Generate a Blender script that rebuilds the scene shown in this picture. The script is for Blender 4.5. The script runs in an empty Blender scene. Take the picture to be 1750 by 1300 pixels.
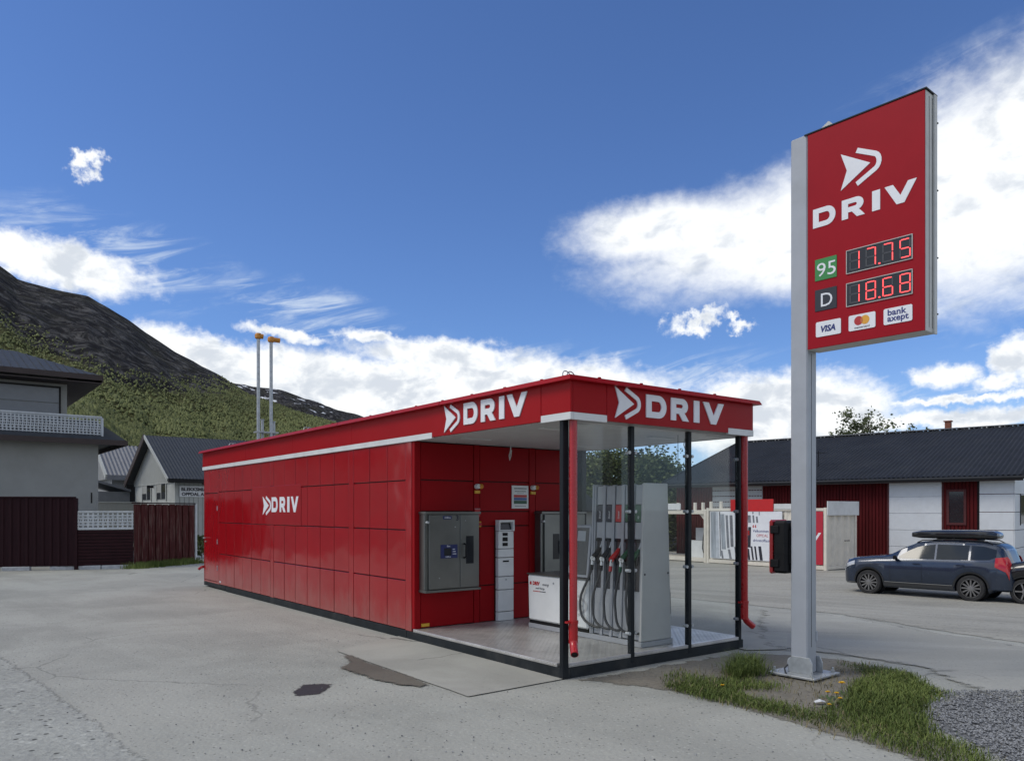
import bpy, bmesh, math, random
import numpy as np
from mathutils import Vector, Matrix
from mathutils.geometry import tessellate_polygon, delaunay_2d_cdt

random.seed(7); rng = np.random.default_rng(7)
scene = bpy.context.scene
COL = scene.collection
R = math.radians

# ------------------------------------------------------------------ camera
F, HY, CX, CH = 1329.3, 872.2, 875.0, 1.65       # focal length / horizon of the 1750 px wide photograph
cd = bpy.data.cameras.new('camera'); cam = bpy.data.objects.new('camera', cd); COL.objects.link(cam)
cam.location = (0, 0, CH); cam.rotation_euler = (R(90), 0, 0)
cd.sensor_fit = 'HORIZONTAL'; cd.sensor_width = 36; cd.lens = 36 * F / 1750
cd.shift_y = (HY - 650) / 1750
cd.clip_start = .05; cd.clip_end = 20000
scene.camera = cam
scene.cycles.max_bounces = 6; scene.cycles.diffuse_bounces = 3; scene.cycles.glossy_bounces = 3; scene.cycles.transparent_max_bounces = 12

# ------------------------------------------------------------------ world: blue sky with drifting clouds
SUN_EL, SUN_AZ = 50.0, 258.0                      # compass-like azimuth from +Y clockwise: from the left, a little behind
world = bpy.data.worlds.new('World'); scene.world = world; world.use_nodes = True
wn, wl = world.node_tree.nodes, world.node_tree.links
wn.clear()
class NT:
    """tiny helper to write shader maths"""
    def __init__(s, tree): s.n, s.l = tree.nodes, tree.links
    def put(s, sock, v):
        if v is None: return
        if hasattr(v, 'is_output') or isinstance(v, bpy.types.NodeSocket): s.l.new(v, sock)
        else: sock.default_value = v
    def m(s, op, a, b=None, c=None, clamp=False):
        n = s.n.new('ShaderNodeMath'); n.operation = op; n.use_clamp = clamp
        s.put(n.inputs[0], a); s.put(n.inputs[1], b); s.put(n.inputs[2], c); return n.outputs[0]
    def ss(s, x, a, b):
        n = s.n.new('ShaderNodeMapRange'); n.interpolation_type = 'SMOOTHSTEP'
        s.put(n.inputs[0], x); s.put(n.inputs[1], a); s.put(n.inputs[2], b); return n.outputs[0]
    def xyz(s, x, y, z=0.0):
        n = s.n.new('ShaderNodeCombineXYZ'); s.put(n.inputs[0], x); s.put(n.inputs[1], y); s.put(n.inputs[2], z); return n.outputs[0]
    def sep(s, v):
        n = s.n.new('ShaderNodeSeparateXYZ'); s.put(n.inputs[0], v); return n.outputs
    def noise(s, v, scale, detail=4, rough=.55, dist=0, out=0):
        n = s.n.new('ShaderNodeTexNoise'); s.put(n.inputs['Vector'], v); s.put(n.inputs['Scale'], scale)
        n.inputs['Detail'].default_value = detail; n.inputs['Roughness'].default_value = rough; n.inputs['Distortion'].default_value = dist
        return n.outputs[out]
    def voro(s, v, scale, feat='F1', rnd=1.0, out='Distance'):
        n = s.n.new('ShaderNodeTexVoronoi'); n.feature = feat; s.put(n.inputs['Vector'], v); s.put(n.inputs['Scale'], scale)
        n.inputs['Randomness'].default_value = rnd; return n.outputs[out]
    def mix(s, f, a, b, mode='MIX'):
        n = s.n.new('ShaderNodeMix'); n.data_type = 'RGBA'; n.blend_type = mode
        s.put(n.inputs[0], f)
        for i, v in ((6, a), (7, b)):
            if isinstance(v, (tuple, list)) and len(v) == 3: v = (*v, 1)
            s.put(n.inputs[i], v)
        return n.outputs[2]
    def vm(s, op, a, b=None):
        n = s.n.new('ShaderNodeVectorMath'); n.operation = op; s.put(n.inputs[0], a)
        if b is not None: s.put(n.inputs[1], b)
        return n.outputs['Value'] if op in ('LENGTH', 'DOT_PRODUCT') else n.outputs[0]
    def mapping(s, v, loc=(0, 0, 0), rot=(0, 0, 0), sc=(1, 1, 1), kind='TEXTURE'):
        n = s.n.new('ShaderNodeMapping'); n.vector_type = kind; s.put(n.inputs[0], v)
        n.inputs[1].default_value = loc; n.inputs[2].default_value = rot; n.inputs[3].default_value = sc; return n.outputs[0]

def sky_world():
    t = NT(world.node_tree)
    sky = wn.new('ShaderNodeTexSky'); sky.sky_type = 'NISHITA'; sky.sun_disc = False
    sky.sun_elevation = R(SUN_EL); sky.sun_rotation = R(SUN_AZ)
    sky.air_density = 1.0; sky.dust_density = .3; sky.ozone_density = 2.5; sky.altitude = 600
    tc = wn.new('ShaderNodeTexCoord')
    x, y, z = t.sep(tc.outputs['Generated'])
    az = t.m('MULTIPLY', t.m('ARCTAN2', x, y), 57.2958)
    el = t.m('MULTIPLY', t.m('ARCSINE', z), 57.2958)
    P = t.xyz(az, el)
    # domain warp so that no outline stays smooth
    wv = t.noise(P, .16, 5, .6, 0, 1)
    w2 = t.noise(P, .9, 4, .6, 0, 1)
    fineW = t.vm('MULTIPLY', t.vm('SUBTRACT', w2, (.5, .5, .5)), (2.2, 1.3, 0))
    Pw = t.vm('ADD', t.vm('ADD', P, t.vm('MULTIPLY', t.vm('SUBTRACT', wv, (.5, .5, .5)), (4.0, 2.2, 0))), fineW)
    Ps = t.vm('ADD', P, t.vm('MULTIPLY', t.vm('SUBTRACT', w2, (.5, .5, .5)), (4.2, 3.4, 0)))
    def ell(px, py, wpx, hpx, rot=0, amp=1.0, v=Pw):
        a = math.degrees(math.atan((px - CX) / F)); c = math.cos(R(a))
        e = math.degrees(math.atan((HY - py) / F * c))
        d = t.vm('LENGTH', t.mapping(v, (a, e, 0), (0, 0, R(rot)), (wpx / F * 57.3 * c * c, hpx / F * 57.3 * c, 1)))
        return t.m('MULTIPLY', t.m('SUBTRACT', 1.0, d), amp)
    def union(lst):
        o = lst[0]
        for q in lst[1:]: o = t.m('SMOOTH_MAX', o, q, .12)
        return o
    # broad banks (azimuth / elevation of the clouds seen that afternoon)
    Pl = t.vm('ADD', P, t.vm('ADD', t.vm('MULTIPLY', t.vm('SUBTRACT', wv, (.5, .5, .5)), (2.4, 1.2, 0)), t.vm('MULTIPLY', t.vm('SUBTRACT', w2, (.5, .5, .5)), (1.2, .6, 0))))
    lens = union([ell(1420, 380, 480, 112, 6, 1.1, Pl), ell(1150, 392, 215, 58, 2, 1.1, Pl), ell(1700, 320, 300, 210, 22, 1.1, Pl), ell(1330, 445, 210, 72, -10, 1.0, Pl)])
    big = union([ell(560, 662, 440, 68, -3, 1.2), ell(350, 605, 165, 40, -10, 1.0), ell(900, 655, 330, 55, -4, .9), ell(760, 610, 170, 34, -3, .9),
                 ell(1330, 715, 215, 88, 0, 1.3), ell(1745, 612, 62, 48, 0, 1.1), ell(1610, 642, 66, 26, 0, .9), ell(1700, 655, 60, 18, 0, .8),
                 ell(105, 448, 185, 46, -8, 1.0), ell(153, 281, 34, 18, 14, .55, Ps),
                 ell(1195, 547, 60, 20, 14, .6, Ps), ell(1265, 552, 26, 10, -8, .4, Ps),
                 ell(640, 575, 75, 15, -6, .8), ell(490, 566, 90, 12, -8, .7), ell(1650, 718, 240, 20, 2, .8), ell(1640, 684, 190, 9, 1, .7)])
    fb = t.noise(t.mapping(P, sc=(1.0, .62, 1)), .34, 6, .58, .3)
    fine = t.noise(t.mapping(P, sc=(1, .7, 1)), 1.5, 4, .62, .4)
    nz = t.m('ADD', t.m('MULTIPLY', t.m('SUBTRACT', fb, .5), .75), t.m('MULTIPLY', t.m('SUBTRACT', fine, .5), .30))
    # the same kind of sky goes on all round and overhead
    out_az = t.ss(t.m('ABSOLUTE', az), 38.0, 52.0); out_el = t.ss(el, 42.0, 55.0)
    outside = t.m('MAXIMUM', out_az, out_el)
    dome = t.noise(tc.outputs['Generated'], 2.2, 4, .55, .4)
    gen = t.m('SUBTRACT', t.m('MULTIPLY', t.m('SUBTRACT', dome, .47), 4.0), t.m('MULTIPLY', t.m('SUBTRACT', 1.0, outside), 9.0))
    dens_l = t.m('ADD', lens, t.m('MULTIPLY', nz, .62))
    dens_in = t.m('ADD', big, nz)
    dens = t.m('MAXIMUM', dens_in, t.m('ADD', gen, t.m('MULTIPLY', nz, .5)))
    cov_l = t.m('MULTIPLY', t.ss(dens_l, -.12, .62), .97)
    cover = t.m('MAXIMUM', t.ss(dens, -.10, .46), cov_l)
    # thin cirrus veils
    cir_n = t.noise(t.mapping(P, rot=(0, 0, R(14)), sc=(3.4, .55, 1)), .42, 6, .66, .8)
    cir_m = union([ell(560, 540, 260, 50, -14, 1.0), ell(1700, 520, 170, 75, 4, .9), ell(180, 440, 260, 90, -10, 1.0), ell(1050, 640, 420, 55, -2, 1.0), ell(1650, 690, 340, 60, 2, .9), ell(1560, 250, 300, 120, 18, .7)])
    cirrus = t.m('MULTIPLY', t.m('MULTIPLY', t.ss(cir_n, .44, .72), t.ss(cir_m, -.1, .7)), .75)
    low = t.m('MULTIPLY', t.ss(el, 12.0, 0.0), .25)
    # self shading of the cloud bodies
    sh = t.noise(t.mapping(P, loc=(1.3, 1.6, 0), sc=(1.0, .62, 1)), .34, 5, .55, .3)
    thick = t.ss(dens, .25, 1.1)
    bright = t.ss(t.m('SUBTRACT', sh, t.m('MULTIPLY', thick, .16)), .28, .50)
    bright = t.m('MAXIMUM', bright, t.m('MULTIPLY', cov_l, t.ss(sh, .22, .56)))
    ccol = t.mix(bright, (6.6, 7.1, 7.8), (10.0, 10.2, 10.3))
    skyc = t.mix(1.0, sky.outputs[0], (.74, .94, 1.30), 'MULTIPLY')
    c1 = t.mix(t.m('MAXIMUM', cirrus, low), skyc, (7.0, 7.9, 9.0))
    c2 = t.mix(cover, c1, ccol)
    bg = wn.new('ShaderNodeBackground'); bg.inputs[1].default_value = .086
    wl.new(c2, bg.inputs[0])
    o = wn.new('ShaderNodeOutputWorld'); wl.new(bg.outputs[0], o.inputs[0])
sky_world()

# the sun stands behind cloud: soft and weak here
sl = bpy.data.lights.new('sun', 'SUN'); so = bpy.data.objects.new('sun', sl); COL.objects.link(so)
sl.energy = 1.5; sl.angle = R(24); sl.color = (1, .94, .84)
_d = Vector((math.sin(R(SUN_AZ)) * math.cos(R(SUN_EL)), math.cos(R(SUN_AZ)) * math.cos(R(SUN_EL)), math.sin(R(SUN_EL))))
so.rotation_euler = _d.to_track_quat('Z', 'Y').to_euler(); so.location = (0, 0, 60)

vs = scene.view_settings
vs.view_transform = 'Standard'; vs.look = 'None'; vs.exposure = 0.30; vs.gamma = 1.0; vs.use_curve_mapping = False

# ------------------------------------------------------------------ terrain
def gz(x, y):
    """the yard falls away gently to the right"""
    t = (x - .4987) * .7937 + (y - 7.5945) * .6083          # distance across, from the kiosk's driveway side
    if t <= 3: return 0.0
    if t < 9: s = (t - 3) ** 2 / 12
    elif t < 14: s = t - 6
    elif t < 19: s = 8 + (t - 14) - (t - 14) ** 2 / 10
    else: s = 10.5
    return -.088 * s
def ground(px, py):
    """point of the ground that the photograph shows at this pixel"""
    z = 0.0
    for _ in range(14):
        k = (z - CH) / ((HY - py) / F); x = (px - CX) / F * k; z = gz(x, k)
    return Vector((x, k, z))
def at(px, py, Y): return Vector(((px - CX) / F * Y, Y, CH + (HY - py) / F * Y))

# ------------------------------------------------------------------ mesh + object helpers
class MB:
    def __init__(s): s.v = []; s.f = []; s.mi = []; s.cur = 0
    def add(s, vs_, fs):
        o = len(s.v); s.v += [tuple(p) for p in vs_]; s.f += [tuple(i + o for i in q) for q in fs]; s.mi += [s.cur] * len(fs); return s
    def box(s, x0, y0, z0, x1, y1, z1):
        if x0 > x1: x0, x1 = x1, x0
        if y0 > y1: y0, y1 = y1, y0
        if z0 > z1: z0, z1 = z1, z0
        return s.hexa([(x0, y0, z0), (x1, y0, z0), (x1, y1, z0), (x0, y1, z0)], [(x0, y0, z1), (x1, y0, z1), (x1, y1, z1), (x0, y1, z1)])
    def hexa(s, b, t): return s.add(list(b) + list(t), [(3, 2, 1, 0), (4, 5, 6, 7), (0, 1, 5, 4), (1, 2, 6, 5), (2, 3, 7, 6), (3, 0, 4, 7)])
    def bar(s, p, q, w, h, up=(0, 0, 1)):
        p, q = Vector(p), Vector(q); d = (q - p).normalized(); up = Vector(up)
        a = d.cross(up)
        if a.length < 1e-4: a = d.cross(Vector((1, 0, 0)))
        a.normalize(); b = a.cross(d); a *= w / 2; b *= h / 2
        return s.hexa([p - a - b, p + a - b, p + a + b, p - a + b], [q - a - b, q + a - b, q + a + b, q - a + b])
    def cyl(s, p, q, r0, r1=None, n=12, caps=True):
        r1 = r0 if r1 is None else r1
        p, q = Vector(p), Vector(q); d = (q - p).normalized()
        a = d.cross(Vector((0, 0, 1)));
        if a.length < 1e-4: a = Vector((1, 0, 0))
        a.normalize(); b = d.cross(a)
        A = [p + (a * math.cos(2 * math.pi * i / n) + b * math.sin(2 * math.pi * i / n)) * r0 for i in range(n)]
        B = [q + (a * math.cos(2 * math.pi * i / n) + b * math.sin(2 * math.pi * i / n)) * r1 for i in range(n)]
        fs = [(i, (i + 1) % n, n + (i + 1) % n, n + i) for i in range(n)]
        if caps: fs += [tuple(range(n - 1, -1, -1)), tuple(range(n, 2 * n))]
        return s.add(A + B, fs)
    def tube(s, pts, r, n=8):
        pts = [Vector(p) for p in pts]; rs = r if isinstance(r, (list, tuple)) else [r] * len(pts)
        V = []; prev = None
        for i, p in enumerate(pts):
            d = (pts[min(i + 1, len(pts) - 1)] - pts[max(i - 1, 0)]).normalized()
            a = prev - d * prev.dot(d) if prev is not None else d.cross(Vector((0, 0, 1)))
            if a.length < 1e-3: a = d.cross(Vector((1, 0, 0)))
            a.normalize(); prev = a; b = d.cross(a)
            V += [p + (a * math.cos(2 * math.pi * k / n) + b * math.sin(2 * math.pi * k / n)) * rs[i] for k in range(n)]
        fs = [(i * n + k, i * n + (k + 1) % n, (i + 1) * n + (k + 1) % n, (i + 1) * n + k) for i in range(len(pts) - 1) for k in range(n)]
        fs += [tuple(range(n - 1, -1, -1)), tuple(range((len(pts) - 1) * n, len(pts) * n))]
        return s.add(V, fs)
    def lathe(s, prof, axis_p, axis_d, n=24):
        p, d = Vector(axis_p), Vector(axis_d).normalized(); a = d.cross(Vector((0, 0, 1)))
        if a.length < 1e-4: a = Vector((1, 0, 0))
        a.normalize(); b = d.cross(a); V = []
        for (h, r) in prof: V += [p + d * h + (a * math.cos(2 * math.pi * k / n) + b * math.sin(2 * math.pi * k / n)) * r for k in range(n)]
        m = len(prof)
        return s.add(V, [(i * n + k, i * n + (k + 1) % n, (i + 1) * n + (k + 1) % n, (i + 1) * n + k) for i in range(m - 1) for k in range(n)])
    def prism(s, loops, th, M=None):
        """extruded 2-D outline (first loop outer, others holes) of thickness th, mapped by matrix M"""
        M = M or Matrix(); vl = [[Vector((x, y, 0)) for x, y in lp] for lp in loops]
        tris = tessellate_polygon(vl); flat = [p for lp in vl for p in lp]; n = len(flat)
        V = [M @ (p + Vector((0, 0, th))) for p in flat] + [M @ p for p in flat]
        fs = [tuple(t) for t in tris] + [tuple(n + i for i in reversed(t)) for t in tris]
        o = 0
        for lp in vl:
            k = len(lp); fs += [(o + i, o + (i + 1) % k, n + o + (i + 1) % k, n + o + i) for i in range(k)]; o += k
        return s.add(V, fs)
    def mesh(s, name, mats, smooth=False, bevel=0, fixn=True):
        me = bpy.data.meshes.new(name); me.from_pydata(s.v, [], s.f)
        mats = mats if isinstance(mats, (list, tuple)) else [mats]
        for m in mats: me.materials.append(m)
        if len(mats) > 1: me.polygons.foreach_set('material_index', s.mi)
        if bevel or fixn:
            bm = bmesh.new(); bm.from_mesh(me)
            if fixn: bmesh.ops.recalc_face_normals(bm, faces=bm.faces)
            if bevel:
                es = [e for e in bm.edges if len(e.link_faces) == 2 and e.calc_face_angle(0) > .5]
                bmesh.ops.bevel(bm, geom=es, offset=bevel, segments=1, affect='EDGES', clamp_overlap=True)
            bm.to_mesh(me); bm.free()
        if smooth:
            me.polygons.foreach_set('use_smooth', [True] * len(me.polygons))
            if smooth != 'full':
                try: me.set_sharp_from_angle(angle=R(35))
                except Exception: pass
        me.update(); return me
    def build(s, name, mats, parent=None, smooth=False, bevel=0, fixn=True, **kw):
        return link(name, s.mesh(name, mats, smooth, bevel, fixn), parent, **kw)
def link(name, me, parent=None, label=None, cat=None, group=None, kind=None):
    o = bpy.data.objects.new(name, me); COL.objects.link(o)
    if parent is not None: o.parent = parent
    return tag(o, label, cat, group, kind)
def tag(o, label=None, cat=None, group=None, kind=None):
    if label: o['label'] = label
    if cat: o['category'] = cat
    if group: o['group'] = group
    if kind: o['kind'] = kind
    return o
def thing(name, label, cat, loc=(0, 0, 0), rz=0, group=None):
    o = bpy.data.objects.new(name, None); COL.objects.link(o); o.empty_display_size = .2
    o.location = loc; o.rotation_euler = (0, 0, rz); return tag(o, label, cat, group)
def copy_tree(o, parent=None):
    c = o.copy(); COL.objects.link(c)
    if parent is not None: c.parent = parent
    for ch in [q for q in bpy.data.objects if q.parent == o]: copy_tree(ch, c)
    return c
def boxo(name, mat, parent, x0, y0, z0, x1, y1, z1, bevel=0, **kw): return MB().box(x0, y0, z0, x1, y1, z1).build(name, mat, parent, bevel=bevel, **kw)
def face_frame(o, right, up=(0, 0, 1)):
    r, u_ = Vector(right).normalized(), Vector(up).normalized(); n = r.cross(u_)
    return Matrix(((r.x, u_.x, n.x, o[0]), (r.y, u_.y, n.y, o[1]), (r.z, u_.z, n.z, o[2]), (0, 0, 0, 1)))
def text(name, body, M, size, mat, parent, th=.002, bold=0, w=None, align='LEFT', **kw):
    cu = bpy.data.curves.new('t', 'FONT'); cu.body = body; cu.size = size; cu.extrude = th / 2; cu.offset = bold; cu.align_x = align; cu.resolution_u = 3
    o = bpy.data.objects.new('t', cu); COL.objects.link(o)
    dg = bpy.context.evaluated_depsgraph_get(); me = bpy.data.meshes.new_from_object(o.evaluated_get(dg)); bpy.data.objects.remove(o)
    if w:
        xs = [v.co.x for v in me.vertices]; k = w / (max(xs) - min(xs)); me.transform(Matrix.Diagonal((k, 1, 1, 1)))
    me.transform(M @ Matrix.Translation((0, 0, th / 2))); me.materials.clear(); me.materials.append(mat); me.name = name
    return link(name, me, parent, **kw)

# ------------------------------------------------------------------ materials
MATS = {}
def mat(name, col, rough=.5, metal=0, var=.12, vs_=4, bump=0, bs=60, spec=.5, coat=0, dirt=None, dscale=1.5, damt=.5, stretch=(1, 1, 1), emit=0, warp=0, wscale=1.2, splash=0):
    m = bpy.data.materials.new(name); m.use_nodes = True; t = NT(m.node_tree); b = m.node_tree.nodes['Principled BSDF']
    g = t.n.new('ShaderNodeNewGeometry').outputs['Position']
    gs = t.vm('MULTIPLY', g, stretch) if stretch != (1, 1, 1) else g
    n1 = t.noise(gs, vs_, 5, .6)
    lo = tuple(c * (1 - var) for c in col); hi = tuple(min(1, c * (1 + var)) for c in col)
    c = t.mix(t.ss(n1, .3, .7), lo, hi)
    if dirt: c = t.mix(t.m('MULTIPLY', t.ss(t.noise(gs, dscale, 8, .68), .48, .72), damt), c, dirt)
    if splash:                                          # road dust splashed up the lowest half metre
        zz = t.sep(g)[2]; k_ = t.m('ADD', zz, t.m('MULTIPLY', t.m('SUBTRACT', t.noise(t.vm('MULTIPLY', g, (1, 1, .4)), 3.5, 7, .7), .5), 1.1))
        c = t.mix(t.m('MULTIPLY', t.ss(k_, .62, .05), splash), c, (.27, .25, .21))
    t.put(b.inputs['Base Color'], c)
    t.put(b.inputs['Roughness'], t.m('ADD', rough, t.m('MULTIPLY', t.m('SUBTRACT', t.noise(gs, vs_ * 2.3, 4), .5), .25 * min(rough, .6) + .02)))
    b.inputs['Metallic'].default_value = metal; b.inputs['Specular IOR Level'].default_value = spec; b.inputs['Coat Weight'].default_value = coat
    nrm = None
    if warp:
        bp = t.n.new('ShaderNodeBump'); bp.inputs['Strength'].default_value = 1; bp.inputs['Distance'].default_value = warp
        t.put(bp.inputs['Height'], t.noise(g, wscale, 2, .4)); nrm = bp.outputs[0]
    if bump:
        bp = t.n.new('ShaderNodeBump'); bp.inputs['Strength'].default_value = 1; bp.inputs['Distance'].default_value = bump
        t.put(bp.inputs['Height'], t.noise(gs, bs, 4, .6))
        if nrm: t.put(bp.inputs['Normal'], nrm)
        nrm = bp.outputs[0]
    if nrm: t.put(b.inputs['Normal'], nrm)
    if emit: b.inputs['Emission Color'].default_value = (*col, 1); b.inputs['Emission Strength'].default_value = emit
    MATS[name] = m; return m
def glassmat(name, tint=(1, 1, 1), ior=1.5, extra=.0):
    m = bpy.data.materials.new(name); m.use_nodes = True; t = NT(m.node_tree); t.n.clear()
    tr = t.n.new('ShaderNodeBsdfTransparent'); tr.inputs[0].default_value = (*tint, 1)
    gl = t.n.new('ShaderNodeBsdfGlossy'); gl.inputs['Roughness'].default_value = .02
    ge = t.n.new('ShaderNodeNewGeometry'); c = t.m('ABSOLUTE', t.vm('DOT_PRODUCT', ge.outputs['Incoming'], ge.outputs['Normal']))
    fr = t.m('ADD', .04 + extra, t.m('MULTIPLY', t.m('POWER', t.m('SUBTRACT', 1.0, c), 5.0), .9))      # Schlick, the same from both sides
    mx = t.n.new('ShaderNodeMixShader'); t.put(mx.inputs[0], t.m('ADD', fr, 0.0, clamp=True)); t.l.new(tr.outputs[0], mx.inputs[1]); t.l.new(gl.outputs[0], mx.inputs[2])
    o = t.n.new('ShaderNodeOutputMaterial'); t.l.new(mx.outputs[0], o.inputs[0]); return m
RED = mat('red_paint', (.30, .004, .008), .13, var=.05, vs_=1.3, spec=.65, coat=0, warp=.022, wscale=1.4, dirt=(.20, .06, .05), dscale=.8, damt=.12, splash=.22)
RED2 = mat('red_fascia', (.30, .004, .007), .36, var=.04, vs_=1.0, spec=.12, coat=0, warp=.006, wscale=1.3, dirt=(.2, .05, .05), dscale=.9, damt=.08)
BAYSHADE = mat('red_bay_shaded', (.26, .003, .006), .5, var=.05, vs_=1.3, spec=.12)  # wall red again, darker and duller: the bay's shade put into the colour
REDDARK = mat('red_joint', (.06, .004, .005), .6)
PIPE = mat('red_pipe', (.36, .007, .010), .28, coat=.15, var=.06)
WHITE = mat('white_trim', (.62, .63, .62), .4, var=.05, dirt=(.4, .4, .38), damt=.35)
LOGO = mat('white_letter', (.72, .73, .75), .4, var=.03)
DARK = mat('anthracite_steel', (.010, .013, .016), .5, var=.2, dirt=(.06, .057, .05), dscale=3, damt=.2, spec=.2)
SOFF = mat('soffit_white', (.55, .55, .54), .45, var=.05)
CHEQ = mat('chequer_plate', (.54, .53, .51), .36, metal=.6, var=.15, vs_=3, dirt=(.24, .22, .19), dscale=2.2, damt=.5)
STEEL = mat('stainless', (.17, .172, .162), .38, metal=.85, var=.12, vs_=2, dirt=(.17, .17, .16), dscale=2, damt=.35)
ALU = mat('anodised_grey', (.30, .32, .34), .42, metal=.35, var=.06)
GALV = mat('galvanised', (.40, .42, .43), .5, metal=.6, var=.15, vs_=12)
BLK = mat('black_plastic', (.007, .007, .008), .5, var=.2, spec=.2)
RUBBER = mat('hose_rubber', (.035, .036, .038), .5, var=.2)
PLATEW = mat('dispenser_white', (.66, .67, .66), .38, var=.04, dirt=(.45, .44, .42), damt=.25)
PLATEG = mat('dispenser_grey', (.42, .42, .415), .45, var=.04, dirt=(.3, .29, .27), damt=.2)
FIN = mat('fin_grey', (.30, .31, .33), .42, var=.06)
CHAN = mat('channel_dark', (.045, .04, .042), .5, var=.15)
YEL = mat('yellow_plastic', (.62, .36, .03), .5, var=.1)
ORANGE = mat('amber_cap', (.50, .20, .02), .5, var=.15)
BLUE = mat('blue_label', (.012, .02, .10), .4, var=.05)
BLUEL = mat('blue_band', (.03, .09, .28), .4, var=.05)
GREENL = mat('green_label', (.012, .075, .035), .4, var=.05)
REDL = mat('red_label', (.42, .02, .02), .4, var=.05)
INK = mat('dark_ink', (.02, .02, .03), .5, var=.05)
NAVY = mat('navy_ink', (.02, .03, .16), .5, var=.05)
SCREEN = mat('dark_screen', (.02, .022, .025), .12, var=.1)
GLASS = glassmat('clear_glass', (.955, .97, .965), 1.5, -.015)
BASEB = mat('base_beam', (.014, .018, .021), .55, var=.2, dirt=(.09, .086, .078), dscale=2.5, damt=.3, spec=.2)

# ------------------------------------------------------------------ ground
def paved(name, col, grain=.18, gscale=140, speck=.35, dust=(.30, .29, .27), damt=.5, cracks=.0, bump=.004, streak=(1, 1, 1), soft=0, rough=.85, tracks=0):
    m = bpy.data.materials.new(name); m.use_nodes = True; t = NT(m.node_tree); b = m.node_tree.nodes['Principled BSDF']
    g = t.n.new('ShaderNodeNewGeometry').outputs['Position']; gs = t.vm('MULTIPLY', g, streak)
    c = t.mix(t.ss(t.noise(gs, .55, 6, .6, .4), .35, .65), tuple(k * .86 for k in col), tuple(k * 1.10 for k in col))
    c = t.mix(t.m('MULTIPLY', t.ss(t.noise(t.vm('ADD', gs, (31, 7, 0)), .22, 8, .62, .6), .46, .66), damt), c, dust)
    c = t.mix(t.m('MULTIPLY', t.ss(t.noise(t.vm('ADD', gs, (3, 57, 0)), 2.6, 8, .7), .55, .75), .22), c, tuple(k * .62 for k in col))
    if tracks:                                          # faint worn wheel tracks along the driveway
        q = t.mapping(g, (0, 0, 0), (0, 0, .654 + .12), (.55, 7.0, 1))
        c = t.mix(t.m('MULTIPLY', t.ss(t.noise(q, 1.0, 5, .55, .5), .5, .68), tracks * .5), c, tuple(k * .74 for k in col))
        c = t.mix(t.m('MULTIPLY', t.ss(t.noise(t.vm('ADD', q, (9, 4, 0)), 1.6, 5, .55, .4), .55, .7), tracks * .5), c, tuple(k * 1.18 for k in col))
    gr = t.noise(g, gscale, 3, .7); gr2 = t.noise(g, gscale * .3, 4, .65)
    f = t.m('ADD', 1 - grain, t.m('MULTIPLY', t.m('ADD', gr, gr2), grain))
    c = t.mix(1.0, c, t.xyz(f, f, f), 'MULTIPLY')
    # single stones showing in the surface
    vd = t.voro(g, gscale * .28); vc = t.sep(t.voro(g, gscale * .28, out='Color'))[0]
    sp = t.m('MULTIPLY', t.m('MULTIPLY', t.ss(vd, .34, .2), t.ss(vc, .80, .86)), speck)
    c = t.mix(sp, c, tuple(k * .25 for k in col))
    sp2 = t.m('MULTIPLY', t.m('MULTIPLY', t.ss(vd, .36, .2), t.ss(vc, .16, .10)), speck * .8)
    c = t.mix(sp2, c, tuple(min(.8, k * 1.5) for k in col))
    if cracks:
        w = t.vm('ADD', g, t.vm('MULTIPLY', t.noise(g, 2.3, 5, .6, 0, 1), (.35, .35, 0)))
        ed = t.voro(w, .33, 'DISTANCE_TO_EDGE'); c = t.mix(t.m('MULTIPLY', t.m('MULTIPLY', t.ss(ed, .006, .001), t.ss(t.noise(g, .4, 3), .50, .56)), cracks), c, tuple(k * .35 for k in col))
    t.put(b.inputs['Base Color'], c); b.inputs['Roughness'].default_value = rough; b.inputs['Specular IOR Level'].default_value = .3
    bp = t.n.new('ShaderNodeBump'); bp.inputs['Strength'].default_value = 1; bp.inputs['Distance'].default_value = bump
    t.put(bp.inputs['Height'], t.m('ADD', gr2, t.m('MULTIPLY', vd, .5))); t.put(b.inputs['Normal'], bp.outputs[0])
    if soft:                                            # worn, ragged border that thins out to nothing
        a = t.n.new('ShaderNodeAttribute'); a.attribute_name = 'edge'
        n_ = t.m('ADD', t.m('MULTIPLY', t.m('SUBTRACT', t.noise(g, .9 / soft, 6, .7), .5), 2.2 * soft), t.m('MULTIPLY', t.m('SUBTRACT', gr, .5), .5 * soft))
        f = t.ss(t.m('ADD', a.outputs['Fac'], n_), .25 * soft, .75 * soft)
        f = t.m('MULTIPLY', f, t.ss(a.outputs['Fac'], 0.0, .25 * soft))
        tr = t.n.new('ShaderNodeBsdfTransparent'); mx = t.n.new('ShaderNodeMixShader'); out = m.node_tree.nodes['Material Output']
        t.put(mx.inputs[0], f); t.l.new(tr.outputs[0], mx.inputs[1]); t.l.new(b.outputs[0], mx.inputs[2]); t.l.new(mx.outputs[0], out.inputs[0])
    return m
ASPH = paved('asphalt_worn', (.318, .322, .290), .34, 110, .7, (.352, .346, .308), .5, .5, .006, tracks=.5)
COARSE = paved('asphalt_coarse', (.315, .322, .295), .55, 52, 1.0, (.30, .30, .28), .4, .1, .02, soft=.10)
CONC = paved('concrete', (.335, .332, .295), .12, 160, .2, (.25, .24, .22), .45, .9, .002)
YARD = paved('gravel_yard_m', (.30, .292, .255), .5, 46, .8, (.36, .35, .31), .6, 0, .014, (.45, 1.5, 1), soft=.35)
LANE = paved('lane_m', (.32, .32, .29), .2, 110, .35, (.36, .35, .315), .5, .5, .005, (.5, 1.3, 1), soft=.25)
SOIL = paved('soil_m', (.18, .165, .135), .5, 70, .8, (.25, .238, .205), .7, 0, .014, soft=.14)
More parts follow.
